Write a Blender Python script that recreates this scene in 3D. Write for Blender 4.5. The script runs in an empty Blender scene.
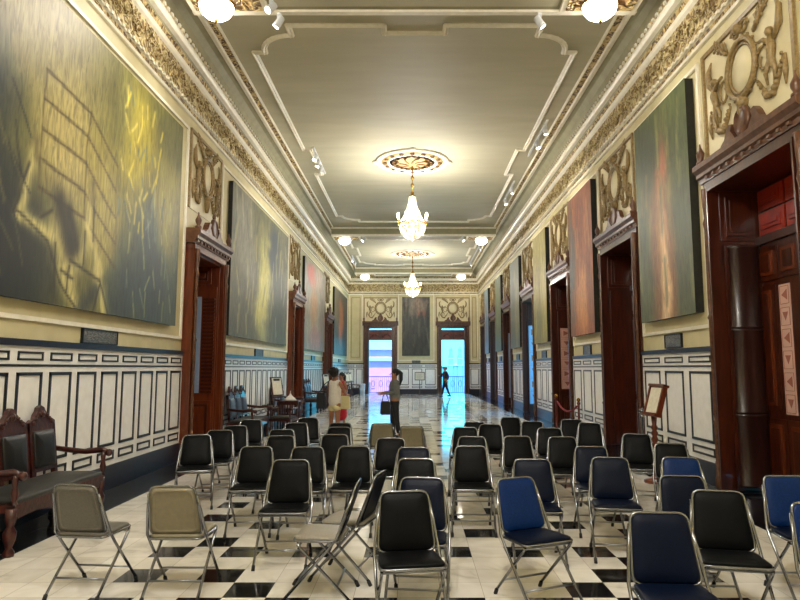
import bpy, math, random
from mathutils import Vector, Matrix, noise
PI = math.pi
R = math.radians
rnd = random.Random(11)
S = bpy.context.scene
COL = S.collection

# ------------------------------------------------------------------ materials
def lin(c):
    r = []
    for v in c:
        v = v / 255.
        r.append(v / 12.92 if v <= .04045 else ((v + .055) / 1.055) ** 2.4)
    return tuple(r) + (1.,)

MATS = {}
def new_mat(name):
    m = bpy.data.materials.new(name); m.use_nodes = True
    nt = m.node_tree; nt.nodes.clear()
    out = nt.nodes.new('ShaderNodeOutputMaterial')
    bs = nt.nodes.new('ShaderNodeBsdfPrincipled')
    nt.links.new(bs.outputs[0], out.inputs[0])
    MATS[name] = m
    return m, nt, bs, out

def ramp(nt, fac, stops):
    r = nt.nodes.new('ShaderNodeValToRGB')
    el = r.color_ramp.elements
    while len(el) > 1: el.remove(el[-1])
    el[0].position, el[0].color = stops[0][0], lin(stops[0][1])
    for p, c in stops[1:]:
        e = el.new(p); e.color = lin(c)
    nt.links.new(fac, r.inputs[0])
    return r.outputs[0]

def coords(nt, scale=(1, 1, 1), kind='Object'):
    tc = nt.nodes.new('ShaderNodeTexCoord'); mp = nt.nodes.new('ShaderNodeMapping')
    mp.inputs['Scale'].default_value = scale
    nt.links.new(tc.outputs[kind], mp.inputs[0])
    return mp.outputs[0]

def bump(nt, bs, h, strength=.3, dist=.02):
    b = nt.nodes.new('ShaderNodeBump'); b.inputs['Strength'].default_value = strength
    b.inputs['Distance'].default_value = dist
    nt.links.new(h, b.inputs['Height']); nt.links.new(b.outputs[0], bs.inputs['Normal'])

def noisy(name, c1, c2, scale=(3, 3, 3), nscale=2., rough=.5, metal=0., bmp=0., detail=5, spec=.5, coat=0.):
    m, nt, bs, out = new_mat(name)
    v = coords(nt, scale)
    n = nt.nodes.new('ShaderNodeTexNoise'); n.inputs['Scale'].default_value = nscale; n.inputs['Detail'].default_value = detail
    nt.links.new(v, n.inputs['Vector'])
    nt.links.new(ramp(nt, n.outputs[0], [(.3, c1), (.7, c2)]), bs.inputs['Base Color'])
    bs.inputs['Roughness'].default_value = rough; bs.inputs['Metallic'].default_value = metal
    bs.inputs['Specular IOR Level'].default_value = spec
    bs.inputs['Coat Weight'].default_value = coat
    if bmp: bump(nt, bs, n.outputs[0], bmp)
    return m

def glow(name, c, strength):
    m, nt, bs, out = new_mat(name)
    bs.inputs['Base Color'].default_value = lin(c)
    bs.inputs['Emission Color'].default_value = lin(c)
    bs.inputs['Emission Strength'].default_value = strength
    return m

noisy('wall_paint', (200, 188, 144), (212, 200, 156), nscale=1.2, rough=.55)
noisy('wall_panel_paint', (222, 210, 170), (230, 219, 182), nscale=2, rough=.55)
noisy('cream_trim', (230, 222, 200), (242, 236, 218), nscale=3, rough=.4)
noisy('ceiling_paint', (180, 174, 148), (190, 184, 158), scale=(.6, 3, 1), nscale=1, rough=.62, spec=.3)
noisy('cove_paint', (146, 140, 110), (160, 154, 122), nscale=1.5, rough=.6, spec=.3)
noisy('dado_white', (236, 233, 228), (246, 244, 240), nscale=3, rough=.45)
noisy('dado_black', (14, 15, 20), (24, 26, 34), nscale=4, rough=.3)
noisy('dado_blueblack', (16, 20, 34), (30, 36, 54), nscale=4, rough=.3)
noisy('wood', (78, 32, 14), (116, 52, 22), scale=(6, 6, .7), nscale=3, rough=.3, bmp=.08, coat=.3)  # dark mahogany again, with the left side's light put into its colour
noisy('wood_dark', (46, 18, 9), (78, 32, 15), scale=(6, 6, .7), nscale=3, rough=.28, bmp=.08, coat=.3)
noisy('wood_cornice', (74, 42, 26), (112, 76, 52), scale=(3, 3, 3), nscale=4, rough=.35, bmp=.2)
noisy('wood_gloss', (34, 14, 12), (48, 20, 16), scale=(6, 6, .7), nscale=3, rough=.3, coat=.25)
noisy('rose_tan', (168, 142, 92), (190, 164, 112), nscale=6, rough=.6)
noisy('rose_brown', (92, 64, 32), (128, 94, 50), nscale=8, rough=.5)
noisy('bench_wood', (40, 13, 10), (72, 26, 18), scale=(5, 5, 5), nscale=4, rough=.3, bmp=.3, coat=.3)
noisy('red_transom', (120, 30, 16), (176, 52, 28), scale=(2, 2, 2), nscale=2, rough=.3)
noisy('window_transom', (70, 22, 16), (104, 40, 30), scale=(2, 2, 2), nscale=2, rough=.4)
noisy('leather_black', (10, 11, 12), (18, 19, 20), nscale=8, rough=.45, bmp=.05)
noisy('leather_blue', (62, 74, 92), (84, 98, 118), nscale=8, rough=.45, bmp=.05)
noisy('leather_seat', (36, 36, 33), (48, 48, 44), nscale=8, rough=.5, bmp=.05)
noisy('vinyl_black', (3, 4, 6), (6, 7, 9), nscale=30, rough=.5, bmp=.03, spec=.1)
noisy('vinyl_navy', (1, 7, 24), (1, 10, 33), nscale=30, rough=.45, bmp=.03, spec=.12)
noisy('vinyl_blue', (0, 26, 68), (1, 36, 88), nscale=30, rough=.42, bmp=.03, spec=.15)
noisy('vinyl_sheen', (120, 114, 104), (136, 130, 118), nscale=30, rough=.45, bmp=.05)  # navy seat vinyl, its grazing light reflection put into the colour
noisy('vinyl_grey', (82, 78, 70), (96, 92, 82), nscale=30, rough=.45, bmp=.05)
noisy('vinyl_khaki', (118, 110, 88), (126, 118, 94), nscale=10, rough=.5, bmp=.1)
noisy('rubber', (12, 12, 12), (20, 20, 20), nscale=10, rough=.7)
noisy('plaque', (18, 20, 20), (120, 122, 114), scale=(8, 8, 26), nscale=3, rough=.4, metal=.4, bmp=.4)
noisy('paper', (214, 206, 182), (232, 226, 206), nscale=6, rough=.7)
noisy('brass', (150, 112, 50), (190, 150, 76), nscale=10, rough=.25, metal=.9)
noisy('iron', (40, 84, 120), (54, 100, 138), nscale=10, rough=.4)
noisy('velvet_rope', (110, 22, 34), (140, 34, 46), nscale=20, rough=.8)
noisy('canvas_side', (24, 24, 20), (38, 37, 30), nscale=6, rough=.8)
noisy('white_plastic', (208, 210, 214), (222, 224, 228), nscale=6, rough=.4)
noisy('skin_tan', (146, 96, 66), (162, 110, 78), nscale=4, rough=.55)
noisy('hair', (14, 10, 8), (26, 18, 14), nscale=20, rough=.5, bmp=.4)
noisy('cloth_white', (214, 208, 196), (230, 225, 214), nscale=12, rough=.8)
noisy('cloth_tan', (176, 130, 96), (188, 142, 106), nscale=12, rough=.8)
noisy('cloth_red', (176, 22, 40), (204, 36, 54), nscale=12, rough=.8)
noisy('cloth_grey', (104, 106, 104), (124, 126, 122), nscale=12, rough=.8)
noisy('cloth_black', (12, 13, 18), (22, 24, 32), nscale=12, rough=.7)
noisy('cloth_cream', (206, 192, 140), (222, 210, 160), nscale=12, rough=.8)
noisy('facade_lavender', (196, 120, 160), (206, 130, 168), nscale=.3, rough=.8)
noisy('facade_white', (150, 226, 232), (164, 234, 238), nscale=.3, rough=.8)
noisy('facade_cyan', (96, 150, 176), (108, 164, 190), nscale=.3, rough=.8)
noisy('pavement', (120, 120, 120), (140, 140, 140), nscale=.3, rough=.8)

def m_metal(name, c, rough):
    m, nt, bs, out = new_mat(name)
    bs.inputs['Base Color'].default_value = lin(c); bs.inputs['Metallic'].default_value = 1
    bs.inputs['Roughness'].default_value = rough
m_metal('chrome', (134, 136, 142), .2)
m_metal('chrome_dull', (140, 141, 146), .3)

def gold_ornament(name, base, lo, hi, scale, strength=1.):
    # stucco acanthus scrolls: swirling relief picked out in gold over a pale ground
    m, nt, bs, out = new_mat(name)
    v = coords(nt)
    n0 = nt.nodes.new('ShaderNodeTexNoise'); n0.inputs['Scale'].default_value = scale * .5
    nt.links.new(v, n0.inputs['Vector'])
    mix = nt.nodes.new('ShaderNodeMixRGB'); mix.blend_type = 'ADD'; mix.inputs[0].default_value = .35
    nt.links.new(v, mix.inputs[1]); nt.links.new(n0.outputs[1], mix.inputs[2])
    vo = nt.nodes.new('ShaderNodeTexVoronoi'); vo.inputs['Scale'].default_value = scale; vo.feature = 'SMOOTH_F1'
    nt.links.new(mix.outputs[0], vo.inputs['Vector'])
    mt = nt.nodes.new('ShaderNodeMath'); mt.operation = 'MULTIPLY'; mt.inputs[1].default_value = 16
    nt.links.new(vo.outputs[0], mt.inputs[0])
    sn = nt.nodes.new('ShaderNodeMath'); sn.operation = 'SINE'; nt.links.new(mt.outputs[0], sn.inputs[0])
    ab = nt.nodes.new('ShaderNodeMath'); ab.operation = 'MULTIPLY_ADD'; ab.inputs[1].default_value = .5; ab.inputs[2].default_value = .5
    nt.links.new(sn.outputs[0], ab.inputs[0])
    nt.links.new(ramp(nt, ab.outputs[0], [(.1, lo), (.45, base), (.9, hi)]), bs.inputs['Base Color'])
    bs.inputs['Roughness'].default_value = .42; bs.inputs['Metallic'].default_value = .15
    bump(nt, bs, ab.outputs[0], strength, .06)
gold_ornament('frieze_gold', (196, 172, 116), (140, 112, 70), (218, 200, 150), 9, .8)
gold_ornament('dentil_gold', (170, 140, 82), (96, 70, 36), (206, 180, 120), 9, .8)
noisy('stucco_gold', (122, 98, 58), (160, 136, 88), nscale=9, rough=.42, bmp=.15)
gold_ornament('rosette_gold', (150, 116, 64), (84, 56, 26), (190, 160, 104), 7, .8)

def mural_mat():
    m, nt, bs, out = new_mat('mural_paint')
    at = nt.nodes.new('ShaderNodeVertexColor'); at.layer_name = 'pigment'
    v = coords(nt, (4, 8, 1.6))
    n = nt.nodes.new('ShaderNodeTexNoise'); n.inputs['Scale'].default_value = 2.2; n.inputs['Detail'].default_value = 8
    n.inputs['Distortion'].default_value = 1.2
    nt.links.new(v, n.inputs['Vector'])
    g = ramp(nt, n.outputs[0], [(.32, (104, 106, 104)), (.5, (212, 208, 196)), (.68, (255, 255, 245))])
    mx = nt.nodes.new('ShaderNodeMixRGB'); mx.blend_type = 'MULTIPLY'; mx.inputs[0].default_value = .6
    nt.links.new(at.outputs[0], mx.inputs[1]); nt.links.new(g, mx.inputs[2])
    nt.links.new(mx.outputs[0], bs.inputs['Base Color'])
    bs.inputs['Roughness'].default_value = .5
mural_mat()

def floor_mats():
    for name, cs, gap in (('tile_white', [(.25, (190, 184, 172)), (.45, (226, 221, 210)), (.8, (244, 241, 234))], None),
                          ('tile_black', [(.3, (14, 13, 12)), (.62, (22, 20, 18)), (.8, (46, 42, 38))], None),
                          ('marble_black', [(.3, (10, 12, 16)), (.55, (22, 26, 32)), (.63, (60, 64, 70)), (.68, (20, 24, 30))], None)):
        m, nt, bs, out = new_mat(name)
        v = coords(nt)
        n = nt.nodes.new('ShaderNodeTexNoise'); n.inputs['Scale'].default_value = 2.4; n.inputs['Detail'].default_value = 9; n.inputs['Distortion'].default_value = 1.4
        nt.links.new(v, n.inputs['Vector'])
        c = ramp(nt, n.outputs[0], cs)
        if name != 'tile_black':
            # grout lines and slab to slab tone
            br = nt.nodes.new('ShaderNodeTexBrick'); br.offset = 0
            mp = nt.nodes.new('ShaderNodeMapping'); nt.links.new(v, mp.inputs[0])
            mp.inputs['Location'].default_value = (2.26 + .307 * 40, -4.58 + .313 * 60, 0)
            br.inputs['Scale'].default_value = 1
            br.inputs['Brick Width'].default_value = .307 if name == 'tile_white' else .6
            br.inputs['Row Height'].default_value = .313 if name == 'tile_white' else .3
            br.inputs['Mortar Size'].default_value = .0025
            if name == 'tile_white':
                br.inputs['Color1'].default_value = (1, 1, 1, 1); br.inputs['Color2'].default_value = (.84, .83, .81, 1)
                br.inputs['Mortar'].default_value = (.55, .52, .47, 1)
            else:
                br.inputs['Color1'].default_value = (1, 1, 1, 1); br.inputs['Color2'].default_value = (.6, .6, .6, 1)
                br.inputs['Mortar'].default_value = (5, 5, 5, 1)
            nt.links.new(mp.outputs[0], br.inputs['Vector'])
            mx = nt.nodes.new('ShaderNodeMixRGB'); mx.blend_type = 'MULTIPLY'; mx.inputs[0].default_value = 1
            nt.links.new(c, mx.inputs[1]); nt.links.new(br.outputs[0], mx.inputs[2])
            c = mx.outputs[0]
        nt.links.new(c, bs.inputs['Base Color'])
        n2 = nt.nodes.new('ShaderNodeTexNoise'); n2.inputs['Scale'].default_value = .8; nt.links.new(v, n2.inputs['Vector'])
        mr = nt.nodes.new('ShaderNodeMapRange'); mr.inputs[3].default_value = .05; mr.inputs[4].default_value = .15
        nt.links.new(n2.outputs[0], mr.inputs[0]); nt.links.new(mr.outputs[0], bs.inputs['Roughness'])
        bs.inputs['Specular IOR Level'].default_value = .6
        n3 = nt.nodes.new('ShaderNodeTexNoise'); n3.inputs['Scale'].default_value = 5; nt.links.new(v, n3.inputs['Vector'])
        bump(nt, bs, n3.outputs[0], .06, .01)
floor_mats()

def crystal_mat():
    m, nt, bs, out = new_mat('crystal')
    tr = nt.nodes.new('ShaderNodeBsdfTransparent'); gl = nt.nodes.new('ShaderNodeBsdfGlossy'); tl = nt.nodes.new('ShaderNodeBsdfTranslucent')
    gl.inputs['Roughness'].default_value = .15
    tl.inputs['Color'].default_value = (1, .95, .85, 1)
    a = nt.nodes.new('ShaderNodeMixShader'); b = nt.nodes.new('ShaderNodeMixShader')
    a.inputs[0].default_value = .5; b.inputs[0].default_value = .55
    nt.links.new(gl.outputs[0], a.inputs[1]); nt.links.new(tl.outputs[0], a.inputs[2])
    nt.links.new(tr.outputs[0], b.inputs[1]); nt.links.new(a.outputs[0], b.inputs[2])
    nt.links.new(b.outputs[0], out.inputs[0])
crystal_mat()
def glass_mat(name, c, mixf):
    m, nt, bs, out = new_mat(name)
    tr = nt.nodes.new('ShaderNodeBsdfTranslucent'); tr.inputs[0].default_value = lin(c)
    bs.inputs['Base Color'].default_value = lin(c); bs.inputs['Roughness'].default_value = .2
    a = nt.nodes.new('ShaderNodeMixShader'); a.inputs[0].default_value = mixf
    nt.links.new(bs.outputs[0], a.inputs[1]); nt.links.new(tr.outputs[0], a.inputs[2]); nt.links.new(a.outputs[0], out.inputs[0])
glass_mat('glass_pink', (236, 192, 174), .25)
glass_mat('glass_blue', (176, 200, 230), .4)
glass_mat('glass_line', (186, 118, 100), .2)
glow('globe_glow', (255, 248, 236), 14)
glow('bulb_glow', (255, 234, 200), 28)
glow('spot_glow', (255, 244, 226), 30)

# ------------------------------------------------------------------ mesh builder
class MB:
    def __init__(s): s.v = []; s.f = []; s.m = []; s.sm = []; s.mats = []; s.cur = 0
    def mat(s, n):
        if n not in s.mats: s.mats.append(n)
        s.cur = s.mats.index(n); return s
    def face(s, idx, sm=False): s.f.append(tuple(idx)); s.m.append(s.cur); s.sm.append(sm)
    def box(s, x0, x1, y0, y1, z0, z1, M=None):
        b = len(s.v)
        for x, y, z in ((x0, y0, z0), (x1, y0, z0), (x1, y1, z0), (x0, y1, z0), (x0, y0, z1), (x1, y0, z1), (x1, y1, z1), (x0, y1, z1)):
            p = Vector((x, y, z)); s.v.append(tuple(M @ p) if M else tuple(p))
        for q in ((0, 3, 2, 1), (4, 5, 6, 7), (0, 1, 5, 4), (1, 2, 6, 5), (2, 3, 7, 6), (3, 0, 4, 7)): s.face([b + i for i in q])
        return s
    def rings(s, rings, close=True, caps=True, sm=True):
        b = len(s.v); n = len(rings[0])
        for r in rings: s.v.extend(tuple(p) for p in r)
        for i in range(len(rings) - 1):
            for j in range(n if close else n - 1):
                k = (j + 1) % n
                s.face((b + i * n + j, b + i * n + k, b + (i + 1) * n + k, b + (i + 1) * n + j), sm)
        if caps and close:
            s.face([b + j for j in range(n)][::-1]); s.face([b + (len(rings) - 1) * n + j for j in range(n)])
        return s
    def tube(s, pts, r, n=8, closed=False, flat=1.):
        P = [Vector(p) for p in pts]; rr = r if isinstance(r, (list, tuple)) else [r] * len(P)
        L = len(P); up = None; rings = []
        for i in range(L):
            if closed: t = (P[(i + 1) % L] - P[i - 1])
            else: t = P[min(i + 1, L - 1)] - P[max(i - 1, 0)]
            t = t.normalized() if t.length > 1e-9 else Vector((0, 0, 1))
            if up is None:
                a = Vector((0, 0, 1)) if abs(t.z) < .9 else Vector((1, 0, 0))
                up = (a - t * a.dot(t)).normalized()
            else:
                up = up - t * up.dot(t)
                up = up.normalized() if up.length > 1e-6 else Vector((1, 0, 0))
            w = t.cross(up)
            rings.append([P[i] + (up * math.cos(2 * PI * k / n) + w * math.sin(2 * PI * k / n) * flat) * rr[i] for k in range(n)])
        if closed: rings.append(rings[0])
        return s.rings(rings, caps=not closed)
    def lathe(s, c, prof, n=16, ax='z', sx=1., sy=1.):
        rings = []
        for r, h in prof:
            ring = []
            for k in range(n):
                a = 2 * PI * k / n; u, w = r * math.cos(a) * sx, r * math.sin(a) * sy
                if ax == 'z': p = (c[0] + u, c[1] + w, c[2] + h)
                elif ax == 'x': p = (c[0] + h, c[1] + u, c[2] + w)
                else: p = (c[0] - u, c[1] + h, c[2] + w)
                ring.append(p)
            rings.append(ring)
        return s.rings(rings)
    def ball(s, c, r, n=10, sx=1., sy=1., sz=1.):
        pr = []
        m = max(4, n // 2)
        rings = []
        for i in range(m + 1):
            a = -PI / 2 + PI * i / m
            q = max(.02, math.cos(a))
            rings.append([(c[0] + r * q * math.cos(2 * PI * k / n) * sx, c[1] + r * q * math.sin(2 * PI * k / n) * sy, c[2] + r * math.sin(a) * sz) for k in range(n)])
        return s.rings(rings)
    def prism(s, pts, fn, d0, d1, sm=False):
        # pts: 2D outline; fn(a, b, d) -> xyz
        n = len(pts); b = len(s.v)
        for d in (d0, d1):
            for a, c in pts: s.v.append(tuple(fn(a, c, d)))
        for j in range(n):
            k = (j + 1) % n; s.face((b + j, b + k, b + n + k, b + n + j), sm)
        s.face([b + j for j in range(n)][::-1]); s.face([b + n + j for j in range(n)])
        return s
    def sweep(s, prof, path_fn, ts):
        # open profile of (d, z) along path
        rings = [[path_fn(t, d, z) for d, z in prof] for t in ts]
        return s.rings(rings, close=False, sm=False)
    def xf(s, M):
        s.v = [tuple(M @ Vector(p)) for p in s.v]; return s
    def build(s, name, parent=None, loc=None):
        me = bpy.data.meshes.new(name); me.from_pydata(s.v, [], s.f)
        for n in s.mats: me.materials.append(MATS[n])
        for p, mi, sm in zip(me.polygons, s.m, s.sm): p.material_index = mi; p.use_smooth = sm
        me.update()
        import bmesh
        bm = bmesh.new(); bm.from_mesh(me); bmesh.ops.recalc_face_normals(bm, faces=bm.faces); bm.to_mesh(me); bm.free()
        o = bpy.data.objects.new(name, me); COL.objects.link(o)
        if parent: o.parent = parent
        if loc: o.location = loc
        return o

def mb(m): return MB().mat(m)
def empty(name, loc=(0, 0, 0), rz=0., label=None, cat=None, group=None, kind=None, parent=None):
    o = bpy.data.objects.new(name, None); COL.objects.link(o); o.location = loc; o.rotation_euler = (0, 0, rz)
    o.empty_display_size = .2
    if parent: o.parent = parent
    return tag(o, label, cat, group, kind)
def tag(o, label=None, cat=None, group=None, kind=None):
    if label: o['label'] = label
    if cat: o['category'] = cat
    if group: o['group'] = group
    if kind: o['kind'] = kind
    return o
KIDS = {}
def copy_tree(o, parent=None):
    c = o.copy(); COL.objects.link(c)
    c.parent = parent
    for ch in [x for x in ALLCH(o)]: copy_tree(ch, c)
    return c
def ALLCH(o): return list(o.children)

# ------------------------------------------------------------------ room shell
XL, XR, YF, YB, ZC = -4.1, 4.15, 39.0, -6.5, 7.6
WT = .9     # wall thickness (deep door reveals)
RD = [7.45, 12.4, 17.3, 22.15, 27.1, 31.9, 36.4]      # doorways in the right wall (centre y)
LD = [12.02, 21.3, 29.3]                               # doorways in the left wall
FD = [(-2.03, 1.04), (2.49, 1.0)]                      # far windows (centre x, half outer width)
HW, OH, OL = .99, 4.06, 3.72                                     # half opening, opening height

HWL, CWL = .8, .95
def side_wall(name, x0, x1, doors, OH=OH, HW=HW):
    m = mb('wall_paint'); y = YB
    for c in doors:
        m.box(x0, x1, y, c - HW, 0, ZC); m.box(x0, x1, c - HW, c + HW, OH, ZC); y = c + HW
    m.box(x0, x1, y, YF, 0, ZC)
    return tag(m.build(name), kind='structure')
side_wall('wall_left', XL - WT, XL, LD, OL, HWL)
side_wall('wall_right', XR, XR + WT, RD)
m = mb('wall_paint'); x = XL - WT
for c, h in FD:
    m.box(x, c - .73, YF, YF + .6, 0, ZC); m.box(c - .73, c + .73, YF, YF + .6, 4.12, ZC); x = c + .73
m.box(x, XR + WT, YF, YF + .6, 0, ZC)
tag(m.build('wall_far'), kind='structure')
tag(mb('wall_paint').box(XL - WT, XR + WT, YB - .3, YB, 0, ZC).build('wall_back'), kind='structure')
tag(mb('ceiling_paint').box(XL - WT, XR + WT, YB - .3, YF + .6, ZC, ZC + .3).build('ceiling'), kind='structure')

# floor: marble tiles, one face per tile
ROWS = {0: '#..#.......#..', 1: '#.#.........#.', 2: '.............#', 3: '#.#.#.#.#.#.#.', 4: '.#............', 5: '#........#....',
        6: '..#.........#.', 7: '#...#...#.....', 8: '.....#....#...', 9: '#.#...#.....#.', 10: '...#.......#..', 11: '#.#.#.#.#.#.#.'}
ROWS[0] = '...#.......#..'
tw, th, tx, ty = .307, .313, -2.26, 4.58
f = MB(); f.mat('tile_white'); f.mat('tile_black'); f.mat('marble_black')
def fq(x0, x1, y0, y1, mt):
    f.mat(mt); b = len(f.v); f.v.extend([(x0, y0, 0), (x1, y0, 0), (x1, y1, 0), (x0, y1, 0)]); f.face((b, b + 1, b + 2, b + 3))
j0, j1 = int((YB - ty) / th) - 1, int((YF - ty) / th) + 2
sx0, sx1 = -3.45, 3.5
for j in range(j0, j1):
    y0, y1 = ty + j * th, ty + (j + 1) * th
    for i in range(15):
        k = i % 14
        if j > 26 and 2 <= i <= 12: k = (i * 3 + j // 9) % 14
        blk = ROWS[j % 12][k] == '#'
        fq(tx + i * tw, tx + (i + 1) * tw, y0, y1, 'tile_black' if blk else 'tile_white')
Y0, Y1 = ty + j0 * th, ty + j1 * th
fq(sx0, tx, Y0, Y1, 'tile_white'); fq(tx + 15 * tw, sx1, Y0, Y1, 'tile_white')
fq(XL - WT - .1, sx0, Y0, Y1, 'marble_black'); fq(sx1, XR + WT + .1, Y0, Y1, 'marble_black')
f.v = [(a, min(max(b, YB - .3), YF + .6), c) for a, b, c in f.v]
fl = f.build('floor'); tag(fl, kind='structure')
if fl.data.polygons[0].normal.z < 0: fl.data.flip_normals()

# dado (white wainscot with black panel outlines) along each wall
def dado(name, fn, segs):
    # fn(t, d, z) -> xyz; segs: list of (t0, t1, npanels)
    m = MB()
    def bx(t0, t1, d0, d1, z0, z1, mt):
        m.mat(mt); a = fn(t0, d0, z0); b = fn(t1, d1, z1)
        m.box(min(a[0], b[0]), max(a[0], b[0]), min(a[1], b[1]), max(a[1], b[1]), z0, z1)
    def frame(t0, t1, z0, z1, w=.035):
        for q in ((t0, t1, z0, z0 + w), (t0, t1, z1 - w, z1), (t0, t0 + w, z0, z1), (t1 - w, t1, z0, z1)):
            bx(q[0], q[1], .03, .042, q[2], q[3], 'dado_black')
    for t0, t1, n in segs:
        bx(t0, t1, 0, .03, .31, 1.84, 'dado_white')
        bx(t0, t1, 0, .05, 0.002, .31, 'dado_blueblack')
        bx(t0, t1, 0, .06, 1.83, 1.9, 'dado_blueblack')
        bx(t0, t1, .03, .04, 1.615, 1.64, 'dado_black')
        w = (t1 - t0) / n
        for i in range(n):
            a, b = t0 + i * w + w * .12, t0 + (i + 1) * w - w * .12
            frame(a, b, .57, 1.555); frame(a, b, .38, .5, .028); frame(a, b, 1.68, 1.775, .022)
    return tag(m.build(name), kind='structure')
CW = 1.13   # half width of wooden casing
def segs_between(doors, y0, y1, pw, CW=CW):
    r = []; y = y0
    for c in doors + [None]:
        e = (c - CW) if c is not None else y1
        if e - y > .1: r.append((y, e, max(1, round((e - y) / pw))))
        if c is not None: y = c + CW
    return r
SL = segs_between(LD, YB, YF, .578, CWL); SR = segs_between(RD, YB, YF, .93)
dado('trim_1', lambda t, d, z: (XL + d, t, z), SL)
dado('trim_2', lambda t, d, z: (XR - d, t, z), SR)
fs = [(XL, FD[0][0] - FD[0][1], 2), (FD[0][0] + FD[0][1], FD[1][0] - FD[1][1], 3), (FD[1][0] + FD[1][1], XR, 1)]
dado('trim_3', lambda t, d, z: (t, YF - d, z), fs)

# entablature and cove: profile (distance from wall, z, material of the band that follows)
ENT = [(0, 6.18, 'cream_trim'), (.04, 6.19, 'cream_trim'), (.05, 6.23, 'cove_paint'), (.035, 6.24, 'dentil_gold'), (.04, 6.3, 'cream_trim'),
       (.07, 6.32, 'cream_trim'), (.06, 6.36, 'frieze_gold'), (.06, 6.84, 'cream_trim'), (.1, 6.87, 'cream_trim'), (.12, 6.93, 'dentil_gold'), (.15, 7.0, 'cove_paint'),
       (.17, 7.03, 'cream_trim'), (.235, 7.05, 'cream_trim'), (.265, 7.1, 'cream_trim'), (.255, 7.16, 'cream_trim'), (.21, 7.2, 'dentil_gold'), (.225, 7.29, 'cove_paint'),
       (.24, 7.3, 'cove_paint'), (.27, 7.4, 'cove_paint'), (.36, 7.5, 'cove_paint'), (.46, 7.53, 'cream_trim'), (.47, 7.5, 'cream_trim'), (.54, 7.5, 'cream_trim'), (.56, 7.54, 'dentil_gold'), (.66, 7.555, 'cream_trim'), (.68, 7.54, 'cream_trim'), (.7, 7.6, None)]
m = MB()
def ring_at(d, z): return [(XL + d, YB + d, z), (XR - d, YB + d, z), (XR - d, YF - d, z), (XL + d, YF - d, z)]
for (d0, z0, mt), (d1, z1, _) in zip(ENT[:-1], ENT[1:]):
    m.mat(mt); m.rings([ring_at(d0, z0), ring_at(d1, z1)], caps=False, sm=False)
o = m.build('trim_4'); tag(o, kind='structure')
# dentil blocks under the frieze, real geometry
m = mb('cream_trim')
y = 4.5
while y < 38.4:
    m.box(XL + .06, XL + .095, y, y + .06, 6.305, 6.35); m.box(XR - .095, XR - .06, y, y + .06, 6.305, 6.35)
    m.box(XL + .2, XL + .25, y, y + .06, 7.22, 7.27); m.box(XR - .25, XR - .2, y, y + .06, 7.22, 7.27); y += .16
tag(m.build('trim_5'), kind='structure')

# acanthus scrolls standing out of the frieze
m = mb('frieze_gold')
def scroll(cx, cz, r, sgn, fn, turns=1.9, n=14, w=.015):
    pts = []
    for i in range(n):
        a = i / (n - 1); th = a * turns * 2 * PI; q = r * (1 - .8 * a)
        pts.append(fn(cx + sgn * q * math.cos(th), cz + q * math.sin(th)))
    m.tube(pts, [w * (1 - .5 * i / (n - 1)) for i in range(n)], 5)
y = 4.6; k = 0
while y < 38.3:
    for X, sg in ((XL + .075, 1), (XR - .075, -1)):
        fn = lambda a, b, X=X: (X, a, b)
        scroll(y, 6.6 + (.05 if k % 2 else -.05), .16, 1 if k % 2 else -1, fn, n=14 if y < 20 else 8)
        m.ball((X, y + .17, 6.6), .03, 6, .5, 1, 1)
    y += .34; k += 1
x = -3.8
while x < 3.9:
    scroll(x, 6.6, .18, 1 if k % 2 else -1, lambda a, b: (a, YF - .075, b), n=8); x += .47; k += 1
tag(m.build('trim_6'), kind='structure')

# ceiling cross beams
for i, (y0, y1) in enumerate(((8.4, 9.35), (26.15, 27.0), (36.9, 37.7))):
    m = mb('cove_paint').box(XL + .62, XR - .62, y0, y1, 7.22, ZC - .002)
    m.mat('cream_trim')
    for yy in (y0, y1): m.box(XL + .62, XR - .62, yy - .05, yy + .05, 7.18, 7.26); m.box(XL + .62, XR - .62, yy - .09, yy + .09, 7.5, 7.56)
    m.mat('ceiling_paint').box(XL + 1.9, XR - 1.9, y0 + .16, y1 - .16, 7.2, 7.23)
    m.mat('cream_trim')
    for sx in (-1, 1):
        cx = sx * 2.88 + .02
        m.box(cx - .6, cx + .6, y0 + .06, y1 - .06, 7.165, 7.225)
        m.mat('dentil_gold').box(cx - .52, cx + .52, y0 + .12, y1 - .12, 7.15, 7.17)
        m.mat('rosette_gold').box(cx - .4, cx + .4, y0 + .18, y1 - .18, 7.14, 7.16); m.mat('cream_trim')
    tag(m.build('trim_%d' % (7 + i)), kind='structure')

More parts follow.
